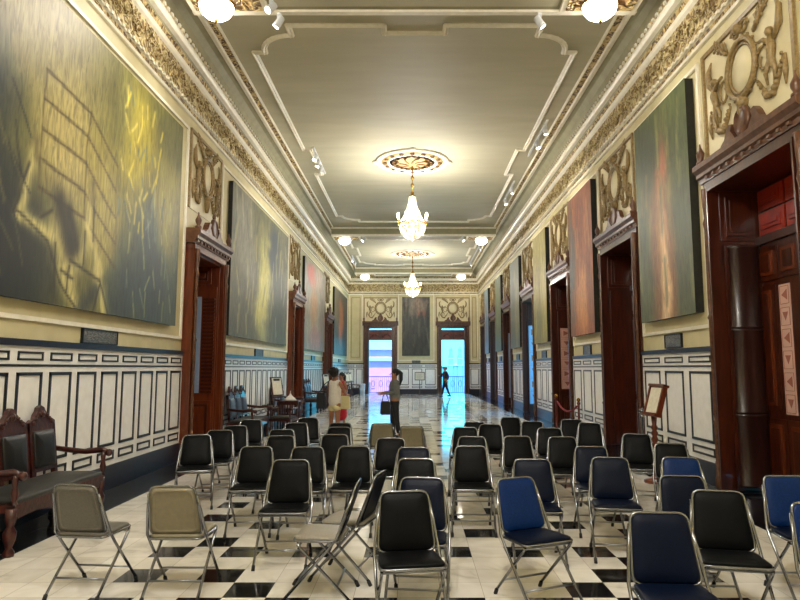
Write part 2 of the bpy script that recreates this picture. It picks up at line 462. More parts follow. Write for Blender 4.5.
# ceiling panel mouldings
def panel_moulding(name, y0, y1, jog):
    xc, w, j = .03, 3.05, .2
    ym = (y0 + y1) / 2
    def quarter(sx, sy):
        # from side line to end line through a concave quarter
        cx = xc + sx * (w - .12); cy = (y0 if sy < 0 else y1)
        pts = [(xc + sx * w, cy - sy * .95), (xc + sx * (w - .2), cy - sy * .95)]
        for i in range(9):
            a = PI / 2 * i / 8
            pts.append((xc + sx * (w - .2 - .62 * (1 - math.cos(a))), cy - sy * (.95 - .62 * math.sin(a))))
        pts += [(xc + sx * (w - .82), cy - sy * .33), (xc + sx * (w - .82), cy)]
        return pts
    def jogv(sx):
        return [(xc + sx * w, ym - 1.1), (xc + sx * (w - j), ym - 1.1), (xc + sx * (w - j), ym + 1.1), (xc + sx * w, ym + 1.1)] if jog else []
    p = []
    p += [(xc + w - .0, 0)] and []
    R1 = quarter(1, -1); R2 = quarter(1, 1); L1 = quarter(-1, -1); L2 = quarter(-1, 1)
    path = R1[::-1] + jogv(1) + R2 + ([(xc + .55, y1), (xc + .55, y1 - .25), (xc - .55, y1 - .25), (xc - .55, y1)]) + L2[::-1] + jogv(-1)[::-1] + L1 + [(xc - .55, y0), (xc - .55, y0 + .25), (xc + .55, y0 + .25), (xc + .55, y0)]
    m = mb('cream_trim')
    N = len(path)
    for i in range(N):
        a, b = Vector(path[i]), Vector(path[(i + 1) % N])
        d = b - a
        if d.length < 1e-4: continue
        d.normalize(); nrm = Vector((-d.y, d.x))
        a2, b2 = a - d * .035, b + d * .035
        prof = [(-.055, 0), (-.055, -.03), (-.02, -.055), (.01, -.03), (.03, -.045), (.05, -.02), (.055, 0)]
        m.rings([[(q.x + nrm.x * u, q.y + nrm.y * u, ZC + 0.001 + h) for u, h in prof] for q in (a2, b2)], sm=False)
    tag(m.build(name), kind='structure')
panel_moulding('trim_10', 10.4, 25.2, True)
panel_moulding('trim_11', 27.9, 36.0, True)

# ------------------------------------------------------------------ doorways
def colonnette(m, x, y, z0, z1, r=.035):
    h = z1 - z0
    prof = [(r * 1.5, 0), (r * 1.5, .12), (r, .16), (r, h * .2), (r * 1.4, h * .2 + .03), (r * .8, h * .2 + .07), (r, h * .22 + .1), (r, h * .55), (r * 1.5, h * .55 + .03), (r * .8, h * .55 + .08),
            (r, h * .6), (r * .95, h * .86), (r * 1.5, h * .88), (r * .7, h * .9), (r * 1.3, h * .94), (r * 1.6, h)]
    m.lathe((x, y, z0), prof, 8)

def casing(root, dx=-1., hw=HW, oh=OH, cw=1.13, dark=False, proj=.16):
    """frame built at local origin: opening centred on y=0, wall face at x=0, room towards dx"""
    W = 'wood_dark' if dark else 'wood'  # left casings take the mahogany copy coloured as lit
    X = lambda d: dx * d
    def bx(m, d0, d1, y0, y1, z0, z1): m.box(min(X(d0), X(d1)), max(X(d0), X(d1)), y0, y1, z0, z1)
    for s in (-1, 1):
        m = mb(W)
        a, b = sorted((s * hw, s * cw)); bx(m, 0.001, proj, a, b, .002, oh + .02)
        bx(m, 0.001, proj + .03, a - .02, b + .02, .002, .35)
        c = s * (hw + .05); a, b = sorted((c - .03, c + .03)); bx(m, proj, proj + .03, a, b, .35, oh)
        m.mat('wood_cornice'); colonnette(m, X(proj + .03), s * (cw - .06), .02, oh + .02, .03)
        m.build('jamb', root)
    m = mb(W); bx(m, 0.001, proj, -cw, cw, oh, oh + .14)
    m.mat('wood_cornice')
    prof = [(proj + .02, oh + .12), (proj + .03, oh + .18), (proj + .07, oh + .2), (proj + .07, oh + .25), (proj + .12, oh + .3), (proj + .12, oh + .37), (proj + .1, oh + .385), (.0, oh + .385), (0, oh + .12)]
    m.prism([(d, z) for d, z in prof], lambda a, b, d: (X(a), d, b), -cw - .08, cw + .08)
    for i in range(-5, 6): bx(m, proj + .03, proj + .06, i * .19 - .03, i * .19 + .03, oh + .145, oh + .185)
    m.build('cornice', root)
    # broken pediment with central boss and end finials
    m = mb('wood_cornice'); zt = oh + .385
    for s in (-1, 1):
        pts = [(s * .56, zt), (s * .5, zt + .06), (s * .42, zt + .1), (s * .36, zt + .2), (s * .3, zt + .26), (s * .22, zt + .24), (s * .26, zt + .16), (s * .2, zt + .1), (s * .12, zt)]
        m.prism(pts, lambda a, b, d: (X(d), a, b), max(.02, proj - .06), proj + .05)
        m.lathe((X(proj + .04), s * (cw - .02), zt), [(.06, 0), (.06, .04), (.03, .06), (.055, .12), (.06, .16), (.035, .21), (.015, .25), (.01, .3)], 8)
    m.lathe((X(proj), 0, zt + .2), [(.17, 0), (.17, .04 * dx), (.13, .07 * dx), (.12, .05 * dx), (.01, .06 * dx)], 14, 'x', 1, 1.15)
    m.ball((X(proj + .02), 0, zt + .43), .06, 8, .6, 1, 1.2)
    m.build('pediment', root)

def panelled(m, P, u0, u1, z0, z1, mt, mt2, d=.02):
    """raised panel on plane: P(u, z, d)"""
    def bx(a0, a1, b0, b1, d0, d1, mm):
        m.mat(mm); p, q = P(a0, b0, d0), P(a1, b1, d1)
        m.box(*[v for i in range(3) for v in (min(p[i], q[i]), max(p[i], q[i]))])
    w = min(.07, (u1 - u0) * .2)
    bx(u0, u1, z0, z1, 0, d, mt)
    bx(u0 + w, u1 - w, z0 + w, z1 - w, d, d * 2, mt2)
    bx(u0 + w * 1.7, u1 - w * 1.7, z0 + w * 1.7, z1 - w * 1.7, d * 2, d * 2.6, mt)

def etched(m, P, u0, u1, z0, z1):
    """frosted pane with etched triangles and squares"""
    def bx(a0, a1, b0, b1, d0, d1, mm):
        m.mat(mm); p, q = P(a0, b0, d0), P(a1, b1, d1)
        m.box(*[v for i in range(3) for v in (min(p[i], q[i]), max(p[i], q[i]))])
    bx(u0, u1, z0, z1, 0, .012, MATP[0])
    n = 6; h = (z1 - z0) / n; w = u1 - u0
    for i in range(n):
        a = z0 + i * h
        e = .006
        for q in ((u0 + .02, u1 - .02, a + .02, a + .02 + e), (u0 + .02, u1 - .02, a + h - .03, a + h - .03 + e), (u0 + .02, u0 + .02 + e, a + .02, a + h - .03), (u1 - .02 - e, u1 - .02, a + .02, a + h - .03)):
            bx(*q, .012, .016, 'glass_line')
        m.mat('glass_line'); b = len(m.v)
        tri = [(u0 + w * .25, a + h * .25), (u0 + w * .75, a + h * .5), (u0 + w * .25, a + h * .75)] if i % 2 else [(u0 + w * .25, a + h * .7), (u0 + w * .5, a + h * .3), (u0 + w * .75, a + h * .7)]
        m.prism(tri, lambda uu, zz, dd: P(uu, zz, dd), .012, .016)
MATP = ['glass_pink']

def reveal(root, dx, hw, oh, kind):
    """wooden lining of the deep opening + leaves. dx = room direction; wall goes to -dx. y>0 is the far side."""
    depth = WT
    X = lambda d: -dx * d
    W = 'wood_dark' if dx < 0 else 'wood'  # left linings use the lit-coloured mahogany, right ones its dark tone
    m = mb(W)
    def bx(m, d0, d1, y0, y1, z0, z1): m.box(min(X(d0), X(d1)), max(X(d0), X(d1)), y0, y1, z0, z1)
    for s in (-1, 1):
        a, b = sorted((s * hw, s * (hw - .03))); bx(m, -.1, depth, a, b, .002, oh)
    bx(m, -.1, depth, -hw + .03, hw - .03, oh - .04, oh - .001)
    # high panel on the far jamb
    P = lambda u, z, d: (X(u), hw - .03 - d, z)
    panelled(m, P, .06, .5, 3.32, oh - .06, W, 'wood_dark')
    m.build('lining', root)
    # leaf folded back against the far jamb
    m = mb(W)
    P2 = lambda u, z, d: (X(u), hw - .06 - d, z)
    u0, u1 = (-.08, .5) if kind == 'louver' else (.08, .56)
    def b2(a0, a1, z0, z1, d0, d1, mm):
        m.mat(mm); p, q = P2(a0, z0, d0), P2(a1, z1, d1)
        m.box(*[v for i in range(3) for v in (min(p[i], q[i]), max(p[i], q[i]))])
    b2(u0, u1, .02, 3.25, 0, .04, W)
    m.build('door_leaf', root)
    leaf = [o for o in COL.objects if o.name.startswith('door_leaf') and o.parent == root][-1]
    if kind == 'louver':
        m = mb(W); panelled(m, lambda u, z, d: P2(u, z, d + .04), u0 + .04, u1 - .04, .1, .95, W, 'wood_dark'); m.build('lower_panel', leaf)
        m = MB()
        z = 1.1
        m.mat('wood_dark')
        while z < 3.05:
            p = P2(u0 + .03, z, .04); q = P2(u0 + .26, z + .045, .075); m.box(*[v for i in range(3) for v in (min(p[i], q[i]), max(p[i], q[i]))]); z += .075
        m.build('louver', leaf)
        m = mb('glass_blue'); p = P2(u0 + .3, 1.1, .04); q = P2(u1 - .02, 3.05, .05); m.box(*[v for i in range(3) for v in (min(p[i], q[i]), max(p[i], q[i]))]); m.build('pane', leaf)
    elif kind in ('pink', 'blue'):
        MATP[0] = 'glass_pink' if kind == 'pink' else 'glass_blue'
        m = MB(); etched(m, lambda u, z, d: P2(u, z, d + .04), u0 + (.03 if kind == 'blue' else .06), u1 - .08, (.3 if kind == 'blue' else 1.0), (3.15 if kind == 'blue' else 2.75)); m.build('pane', leaf)
        if kind == 'pink': m = mb(W); panelled(m, lambda u, z, d: P2(u, z, d + .04), u0 + .04, u1 - .04, .1, .85, W, 'wood_dark'); m.build('lower_panel', leaf)
    elif kind == 'glossy':
        m = MB()
        for a, b in ((.06, 1.0), (1.0, 2.12), (2.12, 3.24)): m.mat('wood_gloss'); m.lathe(P2(.32, a, .04), [(.13, 0), (.13, .03), (.12, .05), (.12, b - a - .05), (.13, b - a - .03), (.13, b - a)], 18, 'z', 1.7, .8)
        m.build('shutter_roll', leaf)
    return leaf

def closed_leaves(root, dx, hw, oh, pink):
    X = lambda d: -dx * d
    D = .56
    W = 'wood_dark'
    P = lambda u, z, d: (X(D - d), u, z)
    for s in (-1, 1):
        a, b = sorted((s * .005, s * (hw - .03)))
        m = mb(W); p, q = P(a, .02, 0), P(b, 3.25, -.04); m.box(*[v for i in range(3) for v in (min(p[i], q[i]), max(p[i], q[i]))])
        lf = m.build('door_leaf', root)
        w = b - a
        for z0, z1 in ((.12, .95), (2.75, 3.2)):
            for k in (0, 1):
                m = MB(); panelled(m, P, a + .03 + k * w / 2, a + w / 2 - .02 + k * w / 2, z0, z1, W, 'wood'); m.build('panel', lf)
        m = MB(); panelled(m, P, a + w * .64 if s > 0 else a + .03, b - .03 if s > 0 else a + w * .36, 1.05, 2.68, W, 'wood'); m.build('panel', lf)
        if pink:
            MATP[0] = 'glass_pink'; m = MB()
            c = a + w * .42 if s > 0 else b - w * .38
            etched(m, P, c - .115, c + .115, 1.02, 2.66); m.build('pane', lf)
    m = mb(W); bx = lambda *q: m.box(min(X(q[0]), X(q[1])), max(X(q[0]), X(q[1])), *q[2:])
    bx(D - .04, D + .05, -hw + .03, hw - .03, 3.25, 3.36); bx(D + .04, D + .08, -hw + .03, hw - .03, 3.36, oh - .04)
    t = m.build('transom', root)
    for k in (-1, 0, 1):
        tw_ = (hw - .05) / 1.5
        for z0, z1 in (((3.38, 3.68), (3.71, 3.99)) if oh > 4 else ((3.38, 3.64),)):
            m = MB(); panelled(m, lambda u, z, d: (X(D + .03 - d), u, z), k * tw_ - tw_ * .46, k * tw_ + tw_ * .46, z0, z1, 'red_transom', 'red_transom'); m.build('transom_panel', t)

# cartouche of gilded stucco above each doorway, local: plane x=0, u=y, room towards dx
def cartouche(root, P):
    """P(u, z, d) -> local xyz ; d away from the wall"""
    z0 = 4.62; z1 = 6.0; w = 1.06
    m = mb('wall_panel_paint'); p, q = P(-w, z0 - .1, 0.001), P(w, z1, .012)
    m.box(*[v for i in range(3) for v in (min(p[i], q[i]), max(p[i], q[i]))]); m.build('back_panel', root)
    m = mb('stucco_gold')
    for a0, a1, b0, b1 in ((-w, w, z1 - .06, z1), (-w, -w + .06, z0 - .1, z1), (w - .06, w, z0 - .1, z1)):
        p, q = P(a0, b0, 0.001), P(a1, b1, .045); m.box(*[v for i in range(3) for v in (min(p[i], q[i]), max(p[i], q[i]))])
    m.build('panel_frame', root)
    cz = 5.32
    ell = lambda r, d, n=28, cy=cz, k=1.12: [P(r * math.cos(2 * PI * i / n), cy + k * r * math.sin(2 * PI * i / n), d) for i in range(n)]
    m = mb('stucco_gold'); m.tube(ell(.33, .06), .034, 8, True); m.tube(ell(.27, .05), .018, 6, True)
    for i in range(18):
        a = 2 * PI * i / 18; c = P(.37 * math.cos(a), cz + .41 * math.sin(a), .05); m.ball(c, .022, 6)
    m.build('oval_frame', root)
    m = mb('wall_panel_paint'); b = len(m.v); m.rings([ell(.28, .012), ell(.27, .04), ell(.02, .07)]); m.build('medallion', root)
    rr = random.Random(5)
    # side figures with wings on scrolls
    for s in (-1, 1):
        m = mb('stucco_gold')
        m.ball(P(s * .66, cz + .12, .07), .055, 8)                                 # head
        m.tube([P(s * .66, cz + .06, .06), P(s * .68, cz - .06, .07), P(s * .64, cz - .2, .06), P(s * .7, cz - .34, .05), P(s * .66, cz - .48, .04)], [.035, .052, .045, .03, .014], 8)
        m.tube([P(s * .64, cz + .0, .07), P(s * .54, cz + .08, .08), P(s * .44, cz + .1, .07)], [.03, .025, .02], 6)
        m.tube([P(s * .7, cz + .0, .05), P(s * .82, cz + .14, .05), P(s * .84, cz + .34, .05), P(s * .76, cz + .46, .04)], [.02, .042, .034, .01], 6)
        m.tube([P(s * .64, cz - .22, .06), P(s * .54, cz - .34, .07), P(s * .56, cz - .48, .06)], [.03, .025, .014], 6)
        m.build('relief_figure', root)
        m = mb('stucco_gold')                                                       # leafy garland
        m.tube([P(s * (.34 + .5 * i / 15), cz - .34 - .3 * math.sin(PI * i / 15) + .1 * i / 15, .03) for i in range(16)], [.014 + .018 * math.sin(PI * i / 15) for i in range(16)], 6)
        for i in range(16):
            a = i / 15; u = s * (.34 + .5 * a); z = cz - .34 - .3 * math.sin(PI * a) + .1 * a
            m.ball(P(u + rr.uniform(-.02, .02), z + rr.uniform(-.02, .02), .045), .022 + .02 * math.sin(PI * a), 6)
        m.tube([P(s * .86, cz - .25, .03), P(s * .87, cz - .45, .04), P(s * .85, cz - .6, .03)], [.02, .035, .01], 6)
        m.build('garland', root)
        m = mb('stucco_gold')                                                       # crown scrolls and sprigs
        pts = [P(s * (.1 + .1 * math.cos(t) * (1 - t / 9)), cz + .5 + .1 * math.sin(t) * (1 - t / 9), .05) for t in [k * .6 for k in range(12)]]
        m.tube(pts, .022, 6)
        m.build('crown_scroll', root); m = mb('stucco_gold')
        m.tube([P(s * .3, cz + .34, .04), P(s * .42, cz + .42, .05), P(s * .5, cz + .52, .04), P(s * .62, cz + .56, .03)], [.03, .02, .016, .008], 6)
        m.tube([P(s * (.3 + .36 * i / 8), cz + .36 + .22 * i / 8, .03) for i in range(9)], .011, 5)
        for k_ in range(5):
            a = .2 + k_ * .18; q0 = (.3 + .36 * a, cz + .36 + .22 * a)
            m.tube([P(s * q0[0], q0[1], .03), P(s * (q0[0] - .01), q0[1] + .1, .05), P(s * (q0[0] + .03), q0[1] + .16, .03)], [.012, .022, .005], 5)
        for i in range(9):
            a = i / 8; m.ball(P(s * (.3 + .36 * a), cz + .36 + .22 * a + (.03 if i % 2 else -.03), .04), .022, 5)
        m.build('flower_sprig', root); m = mb('stucco_gold')
        pts = [P(s * (.46 + .16 * math.cos(PI + t) * (1 - t / 11)), cz - .12 + .2 * math.sin(t) * (1 - t / 11), .04) for t in [k * .6 for k in range(13)]]
        m.tube(pts, .018, 6)
        m.build('scrollwork', root)
    m = mb('stucco_gold')
    m.ball(P(0, cz + .52, .07), .07, 8); m.build('crown_boss', root); m = mb('stucco_gold'); m.ball(P(0, cz - .44, .06), .085, 8)
    m.tube([P(0, cz - .4, .05), P(.02, cz - .55, .06), P(0, cz - .7, .05)], [.08, .06, .03], 8)
    m.build('crest', root)

# right wall doorways
kindsR = ['glossy', 'dark', 'pink', 'blue', 'blue', 'dark', 'dark']
first = None; k = 0
cart_R = None
for i, y in enumerate(RD):
    r = empty('door_%d' % (i + 1), (XR, y, 0), kind='structure')
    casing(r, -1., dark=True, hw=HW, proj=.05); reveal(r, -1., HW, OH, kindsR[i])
    if i in (0, 1, 2, 4): closed_leaves(r, -1., HW, OH, i in (0, 2))
for i, y in enumerate(LD):
    r = empty('door_%d' % (i + 8), (XL, y, 0), kind='structure')
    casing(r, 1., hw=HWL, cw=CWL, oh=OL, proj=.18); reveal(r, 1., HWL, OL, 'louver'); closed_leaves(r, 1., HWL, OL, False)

ordR = ['nearest', 'second', 'third', 'fourth', 'fifth', 'sixth', 'seventh']
proto = empty('wall_cartouche', (XR, RD[0], 0)); cartouche(proto, lambda u, z, d: (-d, u, z))
for i, y in enumerate(RD):
    c = proto if i == 0 else copy_tree(proto); c.location = (XR, y, 0)
    tag(c, 'gilded stucco cartouche with oval medallion over the %s doorway of the right wall' % ordR[i], 'wall ornament', 'gilded cartouches over the doorways')
for i, y in enumerate(LD):
    c = copy_tree(proto); c.location = (XL, y, 0); c.rotation_euler = (0, 0, PI); c.scale = (1, .88, 1)
    tag(c, 'gilded stucco cartouche with oval medallion over the %s doorway of the left wall' % ['nearest', 'middle', 'farthest'][i], 'wall ornament', 'gilded cartouches over the doorways')
for i, (x, h) in enumerate(FD):
    c = copy_tree(proto); c.location = (x, YF, 0); c.rotation_euler = (0, 0, PI / 2)
    tag(c, 'gilded stucco cartouche with oval medallion on the far wall over the %s window' % ['left', 'right'][i], 'wall ornament', 'gilded cartouches over the doorways')

# far windows (tall balcony windows)
for i, (x, h) in enumerate(FD):
    r = empty('window_%d' % (i + 1), (x, YF, 0), PI / 2, kind='structure')
    casing(r, -1., hw=.73, oh=4.1, cw=h, dark=True)
    # rotated frame: local y -> world -x ; local x -> world y
    m = mb('wood_dark'); m.box(.0, .5, -.73, -.7, .002, 4.1); m.box(0, .5, .7, .73, .002, 4.1); m.box(0, .5, -.7, .7, 4.06, 4.1); m.box(.1, .2, -.7, .7, 3.34, 3.42)
    m.build('window_frame', r)
    m = mb('window_transom'); m.box(.12, .16, -.7, .7, 3.42, 3.98)
    t = m.build('transom', r)
    m = mb('wood_dark'); m.box(.1, .12, -.02, .02, 3.42, 4.0)
    for s in (-1, 1): m.tube([(.11, s * .1, 3.5), (.11, s * .35, 3.75), (.11, s * .6, 3.55)], .03, 6)
    m.build('transom_scroll', t)
    m = mb('iron')
    m.box(.62, .66, -.9, .9, 1.04, 1.08); m.box(.62, .66, -.9, .9, .06, .09)
    for kx in range(-7, 8): m.box(.63, .65, kx * .12 - .009, kx * .12 + .009, .06, 1.06)
    for kx in (-2, 0, 2):
        m.tube([(.64, kx * .24 + .1 * math.cos(t), .62 + .2 * math.sin(t)) for t in [j * PI / 6 for j in range(12)]], .014, 5, True)
    m.build('balcony_railing', r)
    if i == 0:
        pass
# balcony slab and world outside
tag(mb('pavement').box(-5, 5, YF + .6, YF + 1.4, -.2, -.01).build('trim_12'), kind='structure')

# outside: palace-like building across the street seen in the left window, twin-towered church in the right one
def outside():
    b = empty('street_building', (-9, 62, -6), label='lavender building with pale cornice bands seen through the left far window', cat='building')
    mb('facade_lavender').box(-14, 9.2, 0, 10, 0, 16).build('wall', b)
    for z in (8.3, 9.4, 10.6, 12.4):
        mb('facade_white').box(-14.2, 9.3, -.5, 0, z, z + (.9 if z > 9 else .35)).build('cornice', b)
    for k in range(7): 
        w = mb('iron').box(-12.4 + k * 3.2, -11.2 + k * 3.2, -.06, 0, 2.2, 6.2).build('window', b)
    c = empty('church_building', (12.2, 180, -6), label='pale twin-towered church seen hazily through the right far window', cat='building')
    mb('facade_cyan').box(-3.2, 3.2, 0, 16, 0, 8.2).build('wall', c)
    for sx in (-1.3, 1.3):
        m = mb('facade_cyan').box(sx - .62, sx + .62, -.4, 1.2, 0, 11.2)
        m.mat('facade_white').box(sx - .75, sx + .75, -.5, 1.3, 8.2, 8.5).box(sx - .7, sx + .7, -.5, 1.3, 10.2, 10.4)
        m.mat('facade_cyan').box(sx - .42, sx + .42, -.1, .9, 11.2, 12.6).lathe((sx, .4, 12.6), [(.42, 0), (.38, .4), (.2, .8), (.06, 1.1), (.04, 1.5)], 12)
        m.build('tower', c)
    mb('facade_white').prism([(-.7, 8.2), (.7, 8.2), (0, 9.2)], lambda a, z, d: (a, d, z), -.2, .4).build('pediment', c)
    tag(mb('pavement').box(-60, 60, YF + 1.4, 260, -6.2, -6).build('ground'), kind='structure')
outside()

# ------------------------------------------------------------------ wall panel mouldings around murals
def rect_mould(m, fn, t0, t1, z0, z1, w=.05, d=.035):
    for q in ((t0, t1, z0, z0 + w), (t0, t1, z1 - w, z1), (t0, t0 + w, z0 + w, z1 - w), (t1 - w, t1, z0 + w, z1 - w)):
        a, b = fn(q[0], 0.001, q[2]), fn(q[1], d, q[3])
        m.box(min(a[0], b[0]), max(a[0], b[0]), min(a[1], b[1]), max(a[1], b[1]), q[2], q[3])
m = mb('cream_trim')
for t0, t1, n in SL:
    if t1 > 4: rect_mould(m, lambda t, d, z: (XL + d, t, z), t0 + .07, t1 - .07, 2.1, 5.96)
for t0, t1, n in SR:
    if t1 > 4: rect_mould(m, lambda t, d, z: (XR - d, t, z), t0 + .07, t1 - .07, 2.16, 6.0)
fnF = lambda t, d, z: (t, YF - d, z)
for t0, t1 in ((-4.0, -3.15), (-.93, 1.33), (3.6, 4.05)): rect_mould(m, fnF, t0, t1, 2.05, 6.2)
m.mat('stucco_gold'); rect_mould(m, fnF, -3.86, -3.3, 2.25, 6.0, .03); rect_mould(m, fnF, 3.7, 3.96, 2.25, 6.0, .03)
tag(m.build('trim_13'), kind='structure')

# ------------------------------------------------------------------ murals
def mural(name, fn, t0, t1, z0, z1, nu, nz, cf, label, d0=.05, d1=.1, group=None):
    """cf(u, v) -> sRGB, u along t (0..1), v up"""
    verts, faces, cols = [], [], []
    for j in range(nz + 1):
        for i in range(nu + 1):
            u, v = i / nu, j / nz
            verts.append(fn(t0 + (t1 - t0) * u, d1, z0 + (z1 - z0) * v)); cols.append(lin([min(255, max(0, (q - 128) * 1.22 + 120)) for q in cf(u, v)]))
    for j in range(nz):
        for i in range(nu):
            a = j * (nu + 1) + i; faces.append((a, a + 1, a + nu + 2, a + nu + 1))
    me = bpy.data.meshes.new(name); me.from_pydata(verts, [], faces)
    at = me.color_attributes.new('pigment', 'FLOAT_COLOR', 'POINT')
    for i, c in enumerate(cols): at.data[i].color = c
    me.materials.append(MATS['mural_paint'])
    o = empty('mural_painting', fn((t0 + t1) / 2, 0, z0), label=label, cat='painting', group=group)
    cv = bpy.data.objects.new('painted_canvas', me); COL.objects.link(cv); cv.parent = o
    L = Vector(o.location); cv.location = -L
    m = mb('canvas_side')
    a, b = fn(t0 + .01, .002, z0), fn(t1 - .01, d1 - .004, z1)
    m.box(min(a[0], b[0]), max(a[0], b[0]), min(a[1], b[1]), max(a[1], b[1]), z0 + .01, z1 - .01)
    m.build('stretcher', o, -L)
    return o

def mixc(a, b, t): t = max(0., min(1., t)); return tuple(x + (y - x) * t for x, y in zip(a, b))
def fb(u, v, s, seed):
    return noise.fractal(Vector((u * s, v * s, seed)), 1., 2., 4)
def seg_d(u, v, a, b, asp):
    p = Vector((u * asp, v)); A = Vector((a[0] * asp, a[1])); B = Vector((b[0] * asp, b[1])); d = B - A
    t = max(0, min(1, (p - A).dot(d) / max(1e-9, d.length_squared))); return (p - A - d * t).length
def blobs(base, spots, seed, ns=3., warp=.05, lines=(), asp=1.):
    def cf(u, v):
        w = fb(u, v, ns, seed); w2 = fb(u + 7, v, ns, seed)
        uu, vv = u + w * warp, v + w2 * warp
        c = tuple(q * (1 + .13 * fb(u * 2, v * .7, ns * 3, seed + 3)) for q in base)
        for (cu, cv, ru, rv, col, st) in spots:
            q = ((uu - cu) / ru) ** 2 + ((vv - cv) / rv) ** 2
            c = mixc(c, col, st * math.exp(-q * q * .8))
        for a, b, wd, col, st in lines:
            d = seg_d(u + w * .012, v + w2 * .012, a, b, asp)
            if d < wd * 2: c = mixc(c, col, st * math.exp(-(d / wd) ** 2))
        return c
    return cf

fL = lambda t, d, z: (XL + d, t, z)
fR = lambda t, d, z: (XR - d, t, z)
SLATE, OLIVE, PALE, YEL = (62, 70, 74), (146, 142, 92), (206, 198, 150), (228, 208, 104)
# big left mural: u=0 near camera (left in the picture). Generic loaded figure under a pale block of boards.
brown = (98, 84, 56)
lin1 = []
for v0 in (.34, .43, .53, .63, .73): lin1.append(((.235, v0 + .005), (.415, v0 - .015), .006, brown, .9)); lin1.append(((.415, v0 - .015), (.57, v0 - .15), .006, brown, .8))
lin1 += [((.235, .34), (.235, .73), .005, brown, .7), ((.415, .33), (.415, .72), .005, brown, .7), ((.57, .2), (.57, .58), .005, brown, .5)]
for i in range(24): a = .24 + .33 * i / 23; dv = max(0, a - .415) * .97; lin1.append(((a, .36 - dv), (a + .004, .7 - dv), .0025, (150, 136, 88), .5))
sk = (214, 202, 140); dk = (64, 60, 44); md = (120, 110, 72)
lin1 += [((.22, .46), (.17, .24), .022, sk, .95), ((.17, .24), (.29, .22), .026, sk, .95), ((.45, .44), (.43, .3), .018, sk, .9), ((.43, .3), (.5, .16), .024, sk, .8), ((.3, .24), (.36, .1), .05, sk, .85), ((.42, .22), (.36, .1), .04, sk, .75),
         ((.34, .12), (.4, .0), .03, sk, .9), ((.48, .16), (.53, .0), .032, sk, .9), ((.31, .34), (.36, .2), .042, dk, .95), ((.35, .32), (.38, .22), .03, dk, .9), ((.42, .0), (.48, .08), .03, (70, 76, 72), .8),
         ((.22, .48), (.225, .43), .02, md, .8), ((.45, .46), (.455, .4), .02, md, .8)]
for p, q in (((.16, .25), (.27, .2)), ((.2, .4), (.15, .24)), ((.27, .2), (.33, .08)), ((.33, .08), (.4, .0)), ((.36, .16), (.5, .12)), ((.5, .12), (.55, .0)), ((.3, .2), (.31, .06)), ((.33, .12), (.38, .1)), ((.42, .28), (.42, .16)), ((.24, .26), (.28, .3)), ((.46, .38), (.46, .26)), ((.36, .14), (.36, .06)), ((.5, .1), (.47, .0))):
    lin1.append((p, q, .006, dk, .85))
for i in range(40):
    a, b = rnd.uniform(.58, .82), rnd.uniform(.35, .92); lin1.append(((a, b), (a + rnd.uniform(-.03, .03), b + rnd.uniform(.03, .1)), .007, rnd.choice([(236, 214, 96), (226, 206, 120), (120, 130, 120)]), .8))
for i in range(44):
    a, b = rnd.uniform(.6, .98), rnd.uniform(.0, .5); lin1.append(((a, b), (a + rnd.uniform(-.03, .03), b + rnd.uniform(.04, .14)), .006, rnd.choice([(196, 192, 130), (72, 86, 96), (150, 158, 140)]), .65))
for i in range(30):
    a, b = rnd.uniform(.0, .22), rnd.uniform(0, .5); lin1.append(((a, b), (a + rnd.uniform(-.08, -.02), b + rnd.uniform(.08, .2)), .005, rnd.choice([(122, 118, 80), (36, 42, 44)]), .6))
mural('mural_painting', fL, 5.3, 10.5, 2.3, 5.76, 190, 130,
      blobs((128, 124, 74), [(.1, 1.0, .35, .35, (190, 178, 146), .85), (.02, .3, .13, .5, (52, 60, 60), .9), (.1, .05, .22, .3, (44, 52, 52), .95), (.34, .55, .13, .24, (208, 194, 136), .95), (.5, .42, .09, .24, (190, 176, 104), .9),
                    (.68, .72, .1, .25, (212, 192, 76), .6), (.62, .1, .1, .2, (66, 80, 84), .85), (.8, .18, .14, .32, (66, 84, 92), .9), (.97, .15, .08, .4, (84, 98, 98), .8), (.9, .55, .1, .25, (176, 166, 92), .7), (.93, .9, .12, .15, (96, 96, 66), .6)],
            1., 3, .04, lin1, 1.6), 'large olive and slate mural of a bent figure, nearest on the left wall')
def streaks(seed, cols, n=26):
    r = random.Random(seed); out = []
    for i in range(n):
        a, b = r.random(), r.uniform(.02, .8); out.append(((a, b), (a + r.uniform(-.04, .04), b + r.uniform(.1, .25)), .014, r.choice(cols), .55))
    return out
mural('mural_painting', fL, 13.55, 19.75, 2.3, 5.76, 90, 60,
      blobs((116, 116, 96), [(.5, .4, .12, .4, (216, 208, 130), .9), (.2, .7, .15, .3, (164, 160, 146), .7), (.8, .35, .15, .3, (84, 92, 88), .8), (.68, .75, .1, .2, (66, 78, 96), .85), (.15, .2, .2, .2, (110, 108, 86), .6)],
            2., 3, .08, streaks(2, [(190, 190, 160), (90, 96, 92), (206, 196, 130)], 40), 1.8), 'grey-green streaked mural between the nearest and middle left doorways')
mural('mural_painting', fL, 22.9, 28.4, 2.3, 5.76, 60, 50,
      blobs((172, 160, 138), [(.28, .85, .16, .12, (222, 110, 92), .9), (.4, .5, .15, .3, (206, 150, 96), .7), (.85, .3, .2, .4, (120, 110, 96), .6), (.5, .12, .3, .15, (196, 130, 116), .6)],
            5., 3, .08, streaks(3, [(206, 180, 150), (210, 120, 90)]), 1.6), 'pale mural with a red patch between the middle and farthest left doorways')
mural('mural_painting', fL, 31.7, 37.9, 2.3, 5.76, 60, 50,
      blobs((92, 92, 84), [(.5, .5, .2, .35, (206, 124, 84), .8), (.1, .8, .2, .3, (126, 116, 92), .7), (.85, .3, .2, .5, (72, 78, 90), .7)],
            7., 3, .08, streaks(4, [(150, 130, 100), (90, 96, 110)]), 1.8), 'dark mural with orange middle in the far left corner')
